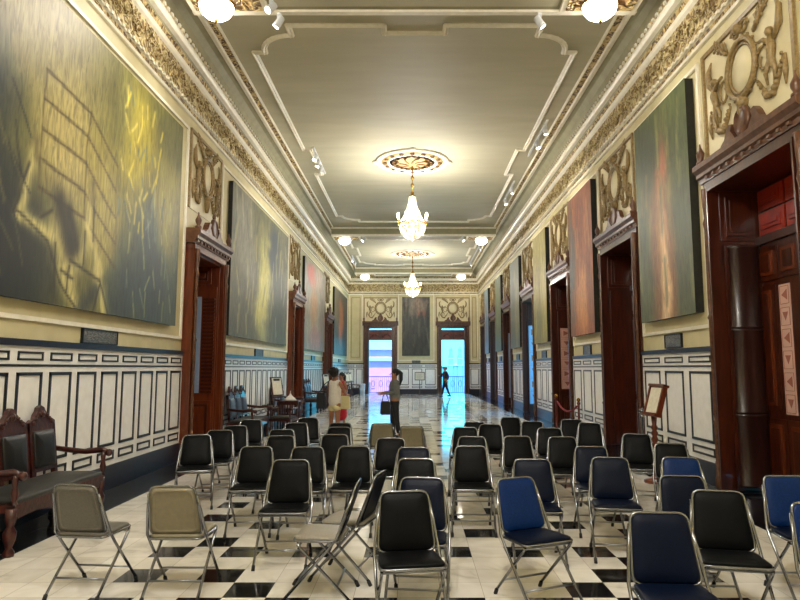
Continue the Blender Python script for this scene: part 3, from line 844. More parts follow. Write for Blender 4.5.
pr = [('green mural with an orange and cream flame, between the two nearest right doorways',
       blobs((98, 104, 66), [(.5, .25, .24, .5, (172, 116, 82), .85), (.5, .12, .1, .42, (236, 204, 158), .95), (.5, .68, .1, .1, (190, 116, 88), .8), (.72, .8, .22, .16, (70, 78, 58), .8), (.25, .78, .16, .14, (84, 90, 64), .7), (.1, .5, .1, .5, (92, 100, 72), .6)],
             11., 3, .08, streaks(12, [(150, 146, 92), (80, 92, 70), (176, 140, 90)], 34), .7)),
      ('rust orange mural with a grey left edge, behind the second right doorway',
       blobs((158, 98, 58), [(.9, .55, .16, .5, (96, 98, 96), .95), (.6, .85, .3, .2, (130, 84, 60), .8), (.45, .2, .25, .25, (216, 156, 92), .8), (.15, .5, .1, .5, (150, 96, 52), .6)],
             12., 3, .08, streaks(13, [(206, 150, 90), (120, 70, 40), (196, 110, 60)], 30), .7)),
      ('yellow-olive mural, third from the front on the right wall',
       blobs((160, 148, 78), [(.2, .6, .2, .4, (186, 176, 118), .7), (.6, .2, .3, .2, (126, 128, 90), .7)], 13., 3, .08, streaks(14, [(190, 180, 120), (120, 120, 80)]), .7)),
      ('grey-olive mural, fourth from the front on the right wall',
       blobs((122, 124, 98), [(.8, .5, .3, .5, (96, 104, 100), .7), (.3, .3, .2, .3, (150, 146, 108), .7)], 14., 3, .08, streaks(15, [(150, 150, 110), (90, 96, 90)]), .7)),
      ('green mural, fifth from the front on the right wall',
       blobs((110, 122, 92), [(.5, .6, .3, .3, (134, 146, 110), .7)], 15., 3, .08, streaks(16, [(150, 150, 110), (80, 96, 84)]), .7)),
      ('blue-grey mural, farthest on the right wall',
       blobs((134, 152, 166), [(.5, .4, .3, .3, (110, 124, 140), .7)], 16., 3, .08, streaks(17, [(170, 186, 196), (96, 110, 124)]), .7))]
for i, (lb, cf) in enumerate(pr):
    a, b = RD[i] + CW + .27, RD[i + 1] - CW - .3
    mural('mural_painting', fR, a, b, 2.38, 5.88, 44, 70, cf, lb, d1=.13)
mural('mural_painting', fnF, -.68, 1.05, 2.35, 6.02, 50, 80,
      blobs((84, 84, 78), [(.5, .85, .4, .14, (176, 150, 132), .8), (.7, .72, .15, .08, (196, 120, 100), .6), (.2, .9, .2, .1, (140, 140, 130), .6), (.5, .3, .4, .3, (66, 66, 62), .6)],
            21., 4, .1, streaks(22, [(120, 116, 104), (52, 52, 50)], 40), .5), 'dark grey upright mural with pinkish top on the far wall between the windows')

# plaques under the murals
def plaque(fn, t0, t1, z0, z1, label):
    m = mb('plaque'); a, b = fn(t0, .002, z0), fn(t1, .03, z1); c = fn((t0 + t1) / 2, 0, (z0 + z1) / 2)
    m.box(min(a[0], b[0]), max(a[0], b[0]), min(a[1], b[1]), max(a[1], b[1]), z0, z1)
    m.mat('dado_black')
    for q in ((t0 - .015, t1 + .015, z0 - .015, z0), (t0 - .015, t1 + .015, z1, z1 + .015), (t0 - .015, t0, z0, z1), (t1, t1 + .015, z0, z1)):
        a, b = fn(q[0], .002, q[2]), fn(q[1], .04, q[3]); m.box(min(a[0], b[0]), max(a[0], b[0]), min(a[1], b[1]), max(a[1], b[1]), q[2], q[3])
    m.xf(Matrix.Translation(-Vector(c)))
    tag(m.build('wall_plaque', None, c), label, 'plaque', 'dark plaques under the murals')
plaque(fL, 7.72, 8.6, 1.92, 2.08, 'dark lettered plaque under the large olive mural nearest on the left')
plaque(fL, 16.2, 17.0, 1.92, 2.08, 'dark plaque under the grey-green streaked mural on the left wall')
plaque(fL, 25.2, 26.0, 1.92, 2.08, 'dark plaque under the pale mural with a red patch on the left wall')
plaque(fL, 34.4, 35.2, 1.92, 2.08, 'dark plaque under the dark orange-centred mural in the far left corner')
for i in range(6):
    c = (RD[i] + RD[i + 1]) / 2
    plaque(fR, c - .3, c + .3, 1.93, 2.12, 'dark plaque under the %s' % ['green and orange flame mural nearest on the right wall', 'rust orange mural on the right wall', 'yellow-olive mural on the right wall', 'grey-olive mural on the right wall', 'green mural on the right wall', 'blue-grey mural farthest on the right wall'][i])
plaque(fnF, -.05, .45, 1.93, 2.06, 'dark plaque under the upright mural on the far wall')

# ------------------------------------------------------------------ chandeliers, lamps
def chandelier(loc):
    r = empty('chandelier', loc)      # origin at the ceiling rose; z down
    m = mb('brass'); m.tube([(0, 0, -.02), (0, 0, -.9)], .014, 6)
    for z in (-.12, -.4, -.62, -.86): m.ball((0, 0, z), .05, 8, 1, 1, 1.3)
    for k in range(9): m.lathe((0, 0, -.2 - k * .075), [(.01, 0), (.026, .02), (.01, .04)], 8)
    m.build('stem', r)
    m = mb('brass'); m.lathe((0, 0, -.95), [(.02, .05), (.1, .02), (.11, -.02), (.02, -.03)], 14); m.build('crown_ring', r)
    m = mb('crystal')
    for k in range(22):
        a = 2 * PI * k / 22; pts = []
        for i in range(9):
            t = i / 8; q = .09 + .25 * t ** 1.7; pts.append((q * math.cos(a), q * math.sin(a), -.97 - .75 * t))
        m.tube(pts, [.012 + .006 * (j % 2) for j in range(9)], 4)
    m.build('crystal_strands', r)
    m = mb('brass'); m.tube([(.36 * math.cos(2 * PI * k / 24), .36 * math.sin(2 * PI * k / 24), -1.74) for k in range(24)], .022, 6, True)
    m.tube([(.33 * math.cos(2 * PI * k / 24), .33 * math.sin(2 * PI * k / 24), -1.8) for k in range(24)], .014, 5, True); m.build('hoop', r)
    m = mb('crystal')
    for j in range(6):
        t = j / 6; q = .35 * math.cos(t * PI / 2) + .02; z = -1.8 - .36 * math.sin(t * PI / 2)
        n = max(5, int(24 * q / .35))
        for k in range(n):
            a = 2 * PI * (k + .5 * j) / n; m.lathe((q * math.cos(a), q * math.sin(a), z), [(.004, 0), (.028, -.03), (.022, -.05), (.002, -.085)], 5)
    m.ball((0, 0, -2.22), .05, 8); m.build('crystal_bowl', r)
    for k in range(8):
        a = 2 * PI * (k + .5) / 8; ca, sa = math.cos(a), math.sin(a)
        m = mb('brass'); m.tube([(.35 * ca, .35 * sa, -1.76), (.39 * ca, .39 * sa, -1.83), (.44 * ca, .44 * sa, -1.78), (.44 * ca, .44 * sa, -1.7)], .011, 5)
        m.lathe((.44 * ca, .44 * sa, -1.7), [(.01, 0), (.04, .02), (.015, .03), (.015, .1)], 8)
        arm = m.build('arm', r)
        m = mb('bulb_glow'); m.ball((.44 * ca, .44 * sa, -1.54), .035, 8, 1, 1, 1.8); m.build('bulb', arm)
    for k in range(6):
        a = 2 * PI * k / 6
        m = mb('bulb_glow'); m.ball((.14 * math.cos(a), .14 * math.sin(a), -1.6), .035, 8, 1, 1, 1.6); m.build('bulb', r)
    m = mb('bulb_glow'); m.ball((0, 0, -1.92), .07, 8); m.build('bulb', r)
    m = mb('bulb_glow'); m.ball((0, 0, -1.3), .035, 8, 1, 1, 1.6); m.build('bulb', r)
    return r
def rosette(loc):
    m = mb('cream_trim')
    m.lathe(loc, [(1.06, 0), (1.06, -.04), (1.0, -.07), (.94, -.035), (.9, -.035)], 48)
    m.mat('rose_tan').lathe(loc, [(.9, -.005), (.9, -.035), (.74, -.05)], 48)
    m.mat('cream_trim').lathe(loc, [(.74, -.05), (.72, -.075), (.68, -.075), (.66, -.05)], 48)
    m.mat('rose_tan').lathe(loc, [(.66, -.05), (.46, -.05), (.4, -.08), (.2, -.09), (.05, -.14)], 48)
    m.mat('rose_brown')
    for k in range(16):
        a = 2 * PI * k / 16; m.ball((loc[0] + .8 * math.cos(a), loc[1] + .8 * math.sin(a), loc[2] - .06), .07, 6, 1, 1, .6)
        m.ball((loc[0] + .55 * math.cos(a + .2), loc[1] + .55 * math.sin(a + .2), loc[2] - .06), .06, 6, 1, 1, .6)
    for k in range(8):
        a = 2 * PI * k / 8; m.tube([(loc[0] + q * math.cos(a + (q - .2) * 1.2), loc[1] + q * math.sin(a + (q - .2) * 1.2), loc[2] - .08) for q in (.1, .25, .4, .5)], [.05, .035, .03, .05], 6)
    m.mat('cream_trim')
    for k in range(4):
        a = 2 * PI * k / 4; m.ball((loc[0] + 1.08 * math.cos(a), loc[1] + 1.08 * math.sin(a), loc[2] - .03), .1, 8, 1, 1, .5)
    m.xf(Matrix.Translation(-Vector(loc)))
    return m.build('ceiling_rose', None, loc)
CH = [(-.02, 17.7, ZC), (-.02, 32.4, ZC), (-.02, 1.2, ZC)]
ch0 = chandelier(CH[0]); nm = ['nearer', 'farther', None]
for i, c in enumerate(CH):
    o = ch0 if i == 0 else copy_tree(ch0); o.location = (c[0], c[1], ZC - .1)
    r_ = rosette(c)
    if i < 2:
        tag(o, '%s crystal chandelier with lit candle bulbs hanging in the hall' % nm[i], 'chandelier', 'crystal chandeliers')
        tag(r_, 'round gilded ceiling rose above the %s chandelier' % nm[i], 'ceiling ornament', 'ceiling roses')
    else:
        tag(o, 'crystal chandelier hanging behind the viewer', 'chandelier', 'crystal chandeliers')
        tag(r_, 'round gilded ceiling rose behind the viewer', 'ceiling ornament', 'ceiling roses')

def light(kind, loc, power, col=(1, .86, .66), size=.1, rot=None, spot=None):
    l = bpy.data.lights.new('lamp_light', kind); l.energy = power; l.color = col
    if kind in ('POINT', 'SPOT'): l.shadow_soft_size = size
    if spot: l.spot_size = spot; l.spot_blend = .6
    o = bpy.data.objects.new('lamp_light', l); COL.objects.link(o); o.location = loc
    if rot: o.rotation_euler = rot
    return o
def aim(o, tgt): o.rotation_euler = (Vector(tgt) - o.location).to_track_quat('-Z', 'Y').to_euler()

# chandeliers also light through small point lights at the candles
for c in CH:
    for dx_, dy_ in ((.62, 0), (-.62, 0), (0, .62), (0, -.62)):
        light('POINT', (c[0] + dx_, c[1] + dy_, ZC - 1.62), 54 if c[1] > 5 else 135, (1, .975, .93), .05)

G = [(-3.0, 9.0, 7.14), (2.85, 9.0, 7.14), (-2.95, 26.55, 7.14), (2.95, 26.55, 7.14), (-2.9, 37.3, 7.14), (2.9, 37.3, 7.14)]
for i, (x, y, z) in enumerate(G):
    o = empty('ceiling_globe_lamp', (x, y, z), label='round opal globe lamp under the %s ceiling beam, %s end' % (['nearest', 'middle', 'farthest'][i // 2], ['left', 'right'][i % 2]), cat='ceiling lamp', group='opal globe lamps under the beams')
    rr_ = .26
    mb('brass').lathe((0, 0, 0), [(.24, 0), (.29, -.02), (.27, -.05), (.2, -.04)], 20).build('lamp_mount', o)
    m = mb('globe_glow').ball((0, 0, -.04), rr_, 20, 1, 1, .85); m.build('lamp_globe', o)
    mb('brass').lathe((0, 0, -.29), [(.03, .04), (.025, .0), (.012, -.03), (.002, -.05)], 8).build('finial', o)

def spotlamp(x, y, z, tgt, label, power=26):
    o = empty('track_spotlight', (x, y, z), label=label, cat='spotlight', group='white track spotlights on the ceiling')
    d = (Vector(tgt) - Vector((x, y, z - .12))).normalized()
    q = Vector((0, 0, 1)).rotation_difference(d).to_matrix().to_4x4(); M = Matrix.Translation((0, 0, -.14)) @ q
    mb('white_plastic').box(-.03, .03, -.03, .03, -.08, 0).build('bracket', o)
    mb('white_plastic').lathe((0, 0, 0), [(.035, -.1), (.055, -.08), (.06, .06), (.065, .1), (.055, .1), (.05, .08)], 12).xf(M).build('lamp_head', o)
    mb('spot_glow').lathe((0, 0, 0), [(.05, .085), (.03, .095), (.005, .1)], 12).xf(M).build('lens', o)
    p = Vector((x, y, z - .14)) + d * .14
    l = light('SPOT', p, power, (1, .98, .95), .04, None, R(75)); aim(l, tgt)
tl = mb('white_plastic').box(-.025, .025, 0, 2.3, -.03, 0)
def track(x, y, ln, label):
    o = mb('white_plastic').box(-.025, .025, 0, ln, -.035, 0).build('light_track', None, (x, y, ZC - .001)); tag(o, label, 'light track', 'spotlight tracks')
track(-2.72, 16.5, 2.3, 'white spotlight track on the left of the ceiling beside the nearer chandelier')
track(3.27, 14.6, 2.6, 'white spotlight track on the right of the ceiling before the nearer chandelier')
track(3.27, 19.6, 2.4, 'white spotlight track on the right of the ceiling beyond the nearer chandelier')
track(-3.27, 33, 2.6, 'white spotlight track on the left of the ceiling in the far bay')
track(3.27, 29.4, 6, 'white spotlight track on the right of the ceiling in the far bay')
sp = [(-2.72, 16.9, (XL, 15, 3.5)), (-2.72, 17.4, (XL, 17, 3.5)), (-2.72, 18.0, (XL, 19, 3.5)), (3.27, 14.9, (XR, 14.9, 3.6)), (3.27, 15.9, (XR, 15.2, 3.6)), (3.27, 20.2, (XR, 20, 3.6)), (3.27, 21.6, (XR, 20.5, 3.6)),
      (-3.27, 33.4, (XL, 33, 3.5)), (-3.27, 34.8, (XL, 35.5, 3.5)), (3.27, 30, (XR, 30.2, 3.6)), (3.27, 34.9, (XR, 35, 3.6))]
dsc = ['first on the left track by the nearer chandelier', 'second on the left track by the nearer chandelier', 'third on the left track by the nearer chandelier', 'nearest on the front right track', 'second on the front right track',
       'first on the right track beyond the nearer chandelier', 'second on the right track beyond the nearer chandelier', 'first on the far left track', 'second on the far left track', 'first on the far right track', 'last on the far right track']
for (x, y, t), d in zip(sp, dsc): spotlamp(x, y, ZC - .036, t, 'small white spotlight, ' + d, 45)
spotlamp(-2.12, 9.35, 7.18, (XL + .1, 9.6, 4.2), 'bright white spotlight at the left end of the nearest ceiling beam', 90)
spotlamp(2.0, 9.35, 7.18, (XR - .1, 9.6, 4.2), 'bright white spotlight at the right end of the nearest ceiling beam', 90)
spotlamp(-2.15, 8.95, 7.18, (XL + .1, 7.2, 4.2), 'white spotlight behind the bright one on the nearest beam, left end', 90)
spotlamp(-2.1, 26.1, 7.17, (XL, 25, 3.8), 'white spotlight at the left end of the middle ceiling beam', 60)
spotlamp(2.1, 26.1, 7.17, (XR, 25, 3.8), 'white spotlight at the right end of the middle ceiling beam', 60)

# ------------------------------------------------------------------ folding chairs
def rounded(pts, r, n=4):
    out = []; L = len(pts)
    for i in range(L):
        p = Vector(pts[i]); a = Vector(pts[i - 1]); b = Vector(pts[(i + 1) % L])
        d1 = (a - p).normalized(); d2 = (b - p).normalized()
        s, e = p + d1 * r, p + d2 * r
        for k in range(n + 1):
            t = k / n; out.append(tuple((1 - t) ** 2 * s + 2 * t * (1 - t) * p + t * t * e))
    return out
def pad(m, outline, fn, depth, bulge):
    """outline 2D -> cushion: back d=0, front dome"""
    c = (sum(p[0] for p in outline) / len(outline), sum(p[1] for p in outline) / len(outline))
    sc = lambda k: [(c[0] + (p[0] - c[0]) * k, c[1] + (p[1] - c[1]) * k) for p in outline]
    rings = [[fn(a, b, 0) for a, b in sc(.96)], [fn(a, b, 0) for a, b in sc(1)], [fn(a, b, depth * .7) for a, b in sc(1)], [fn(a, b, depth) for a, b in sc(.95)], [fn(a, b, depth + bulge * .7) for a, b in sc(.7)], [fn(a, b, depth + bulge) for a, b in sc(.3)]]
    m.rings(rings)
def make_chair(vinyl, seatv, shell=None):
    r = empty('folding_chair')
    ZS = .42
    so = rounded([(-.18, -.16), (.18, -.16), (.195, .17), (-.195, .17)], .05)
    m = mb(seatv); pad(m, so, lambda a, b, d: (a, b, ZS + d + .02 * (b + .16)), .022, .012); m.build('seat', r)
    m = mb('chrome'); m.tube([(a * 1.02, b * 1.02 - .0, ZS - .004 + .02 * (b + .16)) for a, b in so], .0095, 6, True); m.build('seat_frame', r)
    # backrest: plane leaning back; top at z .78
    def B(a, b, d):   # b: 0..0.35 up along the back
        lean = .33
        y = -.13 - b * lean + d * .95; z = .447 + b * .945 + d * lean
        return (a, y, z)
    bo = rounded([(-.178, 0), (.178, 0), (.15, .355), (-.15, .355)], .05)
    m = mb(vinyl); pad(m, bo, lambda a, b, d: B(a, b, d - .008), .018, .012)
    bk = m.build('backrest', r)
    m = mb(shell or vinyl)
    ins = [(a * .82, .172 + (b - .172) * .82) for a, b in bo]
    m.rings([[B(a, b, -.012) for a, b in bo], [B(a, b, -.016) for a, b in ins], [B(a * .97, .172 + (b - .172) * .97, -.010) for a, b in ins]], caps=True)
    m.build('back_shell', bk)
    m = mb('chrome'); m.tube([B(a * 1.04, .172 + (b - .172) * 1.04, 0) for a, b in bo], .0082, 6, True); m.build('back_frame', r)
    for s in (-1, 1):
        x = s * .207
        pts = [(s * .165, B(0, .3, 0)[1] - .004, B(0, .3, 0)[2]), (s * .186, B(0, .16, 0)[1], B(0, .16, 0)[2]), (x, -.125, .44), (x, -.06, .36), (x, .24, .03)]
        m = mb('chrome'); m.tube(pts, .0105, 7); lg = m.build('leg', r)
        mb('rubber').tube([(x, .232, .038), (x, .252, .001)], .0145, 7).build('foot_cap', lg)
        x2 = s * .19
        m = mb('chrome'); m.tube([(x2, .15, .41), (x2, .13, .38), (x2, -.22, .03)], .0105, 7); lg = m.build('leg', r)
        mb('rubber').tube([(x2, -.212, .038), (x2, -.232, .001)], .0145, 7).build('foot_cap', lg)
    m = mb('chrome_dull'); m.tube([(-.213, .15, .13), (.213, .15, .13)], .008, 6); m.build('stretcher', r)
    m = mb('chrome_dull'); m.tube([(-.19, -.13, .125), (.19, -.13, .125)], .008, 6); m.build('stretcher', r)
    m = mb('chrome_dull'); m.tube([(-.205, -.115, .425), (.205, -.115, .425)], .009, 6); m.build('back_rail', r)
    m = mb('chrome_dull'); m.tube([(-.19, .13, .395), (.19, .13, .395)], .007, 6); m.build('seat_rail', r)
    return r
proto_ch = {'black': make_chair('vinyl_black', 'vinyl_black', 'vinyl_black'), 'navy': make_chair('vinyl_navy', 'vinyl_navy'), 'blue': make_chair('vinyl_blue', 'vinyl_navy'),
            'grey': make_chair('vinyl_grey', 'vinyl_grey'), 'khaki': make_chair('vinyl_khaki', 'vinyl_khaki'), 'side': make_chair('vinyl_navy', 'vinyl_sheen')}
used = set()
# (x of back top, y of back top, colour, turn in degrees, label)
CHAIRS = [
 (-2.63, 7.75, 'black', 16, 'black folding chair nearest the left wall behind the two grey chairs'),
 (-2.52, 8.32, 'black', 6, 'black folding chair just behind the leftmost black one'),
 (-2.5, 8.95, 'black', 6, 'third black folding chair back in the leftmost file'),
 (-2.55, 10.0, 'black', 8, 'rearmost black folding chair of the leftmost file, near the blue bench'),
 (-1.62, 6.61, 'black', 6, 'black folding chair left of the one with its whole back showing at mid left'),
 (-1.08, 5.67, 'black', 2, 'black folding chair standing alone left of the two side-turned chairs'),
 (-1.73, 8.41, 'black', 3, 'small black folding chair, only its top rim showing at mid left'),
 (-1.58, 7.63, 'black', 2, 'black folding chair mostly hidden behind the lone one at mid left'),
 (-1.73, 9.43, 'black', 6, 'black folding chair in front of the rearmost left-centre chair'),
 (-1.72, 10.4, 'black', 8, 'rearmost black folding chair left of the woman in white'),
 (-1.08, 6.57, 'black', 2, 'black folding chair directly behind the gap left of the side-turned pair'),
 (-.61, 6.63, 'black', 0, 'wide black folding chair directly behind the side-turned pair'),
 (-.95, 7.77, 'black', -2, 'black folding chair with a small hole in its back corner'),
 (-1.01, 8.73, 'black', -3, 'black folding chair second from the rear under the woman in white'),
 (-1.07, 9.38, 'black', -3, 'black folding chair with a thin strip showing below the woman in white'),
 (-.26, 7.39, 'black', 2, 'black folding chair in front of the two khaki chairs'),
 (.01, 6.53, 'navy', -4, 'dark folding chair in front of the right khaki chair'),
 (.03, 5.74, 'black', -4, 'dark folding chair third from the front in the centre file'),
 (.07, 4.76, 'navy', -6, 'navy folding chair peeking out behind the front centre black one'),
 (-.06, 4.25, 'black', 9, 'front black folding chair at the bottom centre'),
 (.94, 9.6, 'black', -6, 'rearmost black folding chair of the right-centre aisle file'),
 (1.12, 9.15, 'black', -14, 'black folding chair leaning into view beside the rearmost aisle chair'),
 (.72, 8.73, 'black', -6, 'black folding chair third from the rear along the right of the aisle'),
 (.70, 7.55, 'black', -4, 'black folding chair behind the wide one right of the aisle'),
 (.6, 6.65, 'black', -2, 'wide black folding chair directly right of the aisle'),
 (1.6, 10.46, 'black', 2, 'upright black folding chair standing farthest back on the right'),
 (1.82, 9.69, 'black', -6, 'black folding chair right beside the farthest upright one'),
 (1.85, 8.63, 'black', -4, 'black folding chair third back in the right-centre file'),
 (1.24, 7.6, 'black', 2, 'black folding chair right of the aisle file with its full back showing'),
 (1.06, 5.7, 'navy', -4, 'dark folding chair behind the bright blue one'),
 (.75, 4.76, 'blue', 24, 'bright blue folding chair at the front right of the aisle'),
 (1.76, 7.52, 'black', -3, 'black folding chair left of the half-hidden dark blue one'),
 (2.51, 10.05, 'black', -6, 'black folding chair beside the velvet rope post'),
 (2.63, 9.45, 'black', -14, 'black folding chair in front of the one by the rope post'),
 (1.84, 6.61, 'navy', -5, 'dark blue folding chair behind the big navy one at mid right'),
 (1.79, 5.82, 'navy', -9, 'big navy folding chair in the middle of the right block'),
 (2.76, 7.86, 'black', -14, 'black folding chair in front of the second right doorway'),
 (2.77, 6.87, 'black', -10, 'black folding chair below the wooden lectern'),
 (2.43, 5.82, 'blue', -8, 'blue folding chair with only its top showing behind a navy one'),
 (2.02, 4.84, 'navy', -5, 'navy folding chair left behind the black one at lower right'),
 (2.02, 4.27, 'black', -12, 'black folding chair turned left at the lower right'),
 (2.8, 4.84, 'blue', -4, 'blue folding chair at the right edge below the nearest doorway'),
 (2.44, 3.9, 'blue', -2, 'blue folding chair cut by the bottom right edge'),
 (1.38, 3.64, 'navy', -4, 'frontmost navy folding chair at the bottom right of centre'),
]
def place_chair(col, x, y, th, label):
    p = proto_ch[col]
    if col in used: c = copy_tree(p)
    else: c = p; used.add(col)
    c.location = (x, y, 0); c.rotation_euler = (0, 0, th)
    tag(c, label, 'chair', 'folding chairs')
OFF = -.26
for x, y, col, ph, lb in CHAIRS:
    th = PI + R(ph)
    ox, oy = -math.sin(th) * OFF, math.cos(th) * OFF
    place_chair(col, x - ox, y - oy, th, lb)
def away(x, y, col, th, lb):
    ox, oy = -math.sin(th) * OFF, math.cos(th) * OFF
    place_chair(col, x - ox, y - oy, th, lb)
away(-2.36, 4.46, 'grey', R(-6), 'grey folding chair at lower left turned slightly, its dark seat showing')
away(-1.66, 4.41, 'khaki', R(0), 'khaki-grey folding chair seen straight from behind at lower left, right of the turned grey one')
away(-.45, 9.3, 'khaki', R(2), 'khaki folding chair seen from behind, left of the two below the woman in grey')
away(-.02, 8.88, 'khaki', R(-2), 'khaki folding chair seen from behind, right of the two below the woman in grey')
place_chair('side', -.64, 4.62, R(88), 'folding chair turned side-on with a reflection painted into its seat colour, nearer of the side-turned pair')
place_chair('side', -.49, 5.05, R(76), 'folding chair turned side-on with a reflection painted into its seat colour, farther of the side-turned pair')

# ------------------------------------------------------------------ carved benches along the left wall
def bench(y0, nb, bw, leather, seatm, label, group='carved wooden benches along the left wall'):
    L = nb * bw + .1
    r = empty('carved_bench', (XL + .07, y0, 0), label=label, cat='bench', group=group)
    # local x: out of the wall, y along
    D = .62
    mb('bench_wood').box(.06, D, .02, L - .02, .36, .43).build('seat_rail', r)
    m = mb(seatm); pad(m, rounded([(.1, .05), (D - .0, .05), (D - .0, L - .05), (.1, L - .05)], .04), lambda a, b, d: (a, b, .43 + d), .05, .02); m.build('seat', r)
    for i in range(nb):
        a, b = .05 + i * bw + .02, .05 + (i + 1) * bw - .02
        tilt = lambda x, y, z: (x + .08 - (z - .45) * .12, y, z)
        def tb(m, x0, x1, ya, yb, z0, z1):
            s0 = len(m.v); m.box(x0, x1, ya, yb, z0, z1); m.v[s0:] = [tilt(*p) for p in m.v[s0:]]
        m = mb('bench_wood')
        tb(m, .0, .05, a, a + .05, .43, 1.0); tb(m, .0, .05, b - .05, b, .43, 1.0); tb(m, 0, .05, a, b, .94, 1.0); tb(m, 0, .05, a, b, .52, .56)
        m.build('back_frame', r)
        m = mb(leather); pad(m, rounded([(a + .045, .56), (b - .045, .56), (b - .045, .94), (a + .045, .94)], .03), lambda p, q, d: tilt(.04 + d, p, q), .03, .02); m.build('backrest', r)
        c = (a + b) / 2; w = (b - a) / 2
        pts = [(c - w, 1.0), (c - w, 1.03), (c - w * .75, 1.06), (c - w * .6, 1.05), (c - w * .5, 1.1), (c - w * .3, 1.14), (c - w * .2, 1.18), (c, 1.2), (c + w * .2, 1.18), (c + w * .3, 1.14), (c + w * .5, 1.1), (c + w * .6, 1.05), (c + w * .75, 1.06), (c + w, 1.03), (c + w, 1.0)]
        m = mb('bench_wood'); m.prism(pts, lambda p, q, d: tilt(d, p, q), .0, .05)
        for k in range(10):
            t = -1 + 2 * k / 9; zz = 1.02 + .1 * (1 - t * t)
            m.ball(tilt(.055, c + t * w * .7, zz), .022, 6, .7, 1, 1)
        m.ball(tilt(.055, c, 1.11), .04, 8, .6, 1, 1); m.build('carved_crest', r)
    for s, y in ((-1, .03), (1, L - .03)):
        m = mb('bench_wood'); m.tube([(.06, y, .72), (.2, y, .7), (.4, y, .68), (.58, y, .7), (.66, y, .67)], [.028, .03, .028, .034, .03], 8, flat=.7)
        m.ball((.66, y, .67), .042, 8); m.lathe((.6, y, .43), [(.03, 0), (.02, .03), (.034, .09), (.02, .15), (.026, .2), (.02, .26)], 8); m.build('arm', r)
        for x in (.08, D - .04):
            m = mb('bench_wood'); m.lathe((x, y, 0.001), [(.045, 0), (.05, .03), (.025, .07), (.05, .14), (.055, .2), (.028, .25), (.045, .3), (.045, .4)], 8); m.build('leg', r)
    m = mb('bench_wood'); m.prism([(.06, .36), (.1, .3), (L * .25, .32), (L * .4, .27), (L * .5, .22), (L * .6, .27), (L * .75, .32), (L - .1, .3), (L - .06, .36)], lambda a, b, d: (d, a, b), D - .06, D - .02)
    m.build('apron', r)
    if nb * bw > 1.4:
        m = mb('bench_wood'); m.lathe((D - .04, L / 2, 0.001), [(.045, 0), (.05, .03), (.025, .07), (.05, .14), (.055, .2), (.028, .25), (.045, .3), (.045, .36)], 8); m.build('leg', r)
    return r
bench(5.5, 3, .5, 'leather_black', 'leather_seat', 'carved dark wood bench with black leather at the lower left edge')
bench(13.5, 3, .48, 'leather_blue', 'leather_seat', 'carved bench with slate-blue backs just past the nearest left doorway')
bench(17.75, 3, .48, 'leather_blue', 'leather_seat', 'carved bench with slate-blue backs before the middle left doorway')
bench(22.9, 3, .5, 'leather_blue', 'leather_seat', 'carved bench with blue backs past the middle left doorway')
bench(31.4, 3, .55, 'leather_blue', 'leather_seat', 'dark carved bench farthest back along the left wall')

# wooden armchair, easels, small table, bin, rope posts, lectern
def armchair(x, y, rz, label):
    r = empty('wooden_armchair', (x, y, 0), rz, label, 'chair')
    m = mb('leather_seat'); pad(m, rounded([(-.25, -.22), (.25, -.22), (.27, .25), (-.27, .25)], .04), lambda a, b, d: (a, b, .4 + d), .05, .02); m.build('seat', r)
    mb('bench_wood').box(-.27, .27, -.23, .25, .34, .4).build('seat_frame', r)
    m = mb('bench_wood'); m.box(-.27, .27, -.26, -.22, .7, .78); m.box(-.27, .27, -.26, -.22, .45, .49)
    for k in range(-3, 4): m.box(k * .065 - .012, k * .065 + .012, -.25, -.23, .49, .7)
    m.build('backrest', r)
    for sx in (-1, 1):
        for sy in (-1, 1):
            m = mb('bench_wood'); m.lathe((sx * .24, sy * .22 + (-.02 if sy < 0 else 0), .001), [(.03, 0), (.03, .03), (.018, .07), (.035, .15), (.02, .22), (.03, .3), (.03, .34)] + ([(.025, .78)] if sy < 0 else [(.022, .4), (.022, .6)]), 8); m.build('leg', r)
        m = mb('bench_wood'); m.tube([(sx * .25, -.24, .64), (sx * .27, 0, .63), (sx * .27, .25, .62)], .024, 8); m.build('arm', r)
armchair(-3.12, 15.3, R(170), 'dark wooden armchair with turned legs beside the easel on the left')
armchair(-3.3, 36.4, R(-90), 'dark wooden armchair in the far left corner')

def easel(x, y, rz, label, h=1.32):
    r = empty('display_easel', (x, y, 0), rz, label, 'easel', 'display easels')
    for s in (-1, 1):
        m = mb('bench_wood'); m.tube([(s * .2, -.12, .004), (s * .13, .0, h * .65), (s * .1, .07, h)], .016, 6); m.build('leg', r)
    m = mb('bench_wood'); m.tube([(0, .42, .004), (0, .09, h * .98)], .016, 6); m.build('leg', r)
    m = mb('bench_wood'); m.box(-.24, .24, -.09, -.02, h * .62, h * .62 + .04); m.box(-.12, .12, .03, .06, h - .06, h); m.build('ledge', r)
    M = Matrix.Translation((0, -.035, h * .66)) @ Matrix.Rotation(R(-11), 4, 'X')
    m = mb('bench_wood').box(-.22, .22, 0, .025, 0, .5, M); m.build('board', r)
    mb('paper').box(-.18, .18, -.006, 0, .03, .47, M).build('paper_sheet', r)
easel(-3.6, 16.75, R(62), 'wooden easel holding a white sheet beside the slate-blue bench')
easel(-3.5, 25.5, R(64), 'dark easel with white sheet behind the woman in white')
easel(-3.5, 33.6, R(64), 'nearer of the two easels in the far left part')
easel(-3.5, 35.0, R(64), 'farther of the two easels in the far left part')

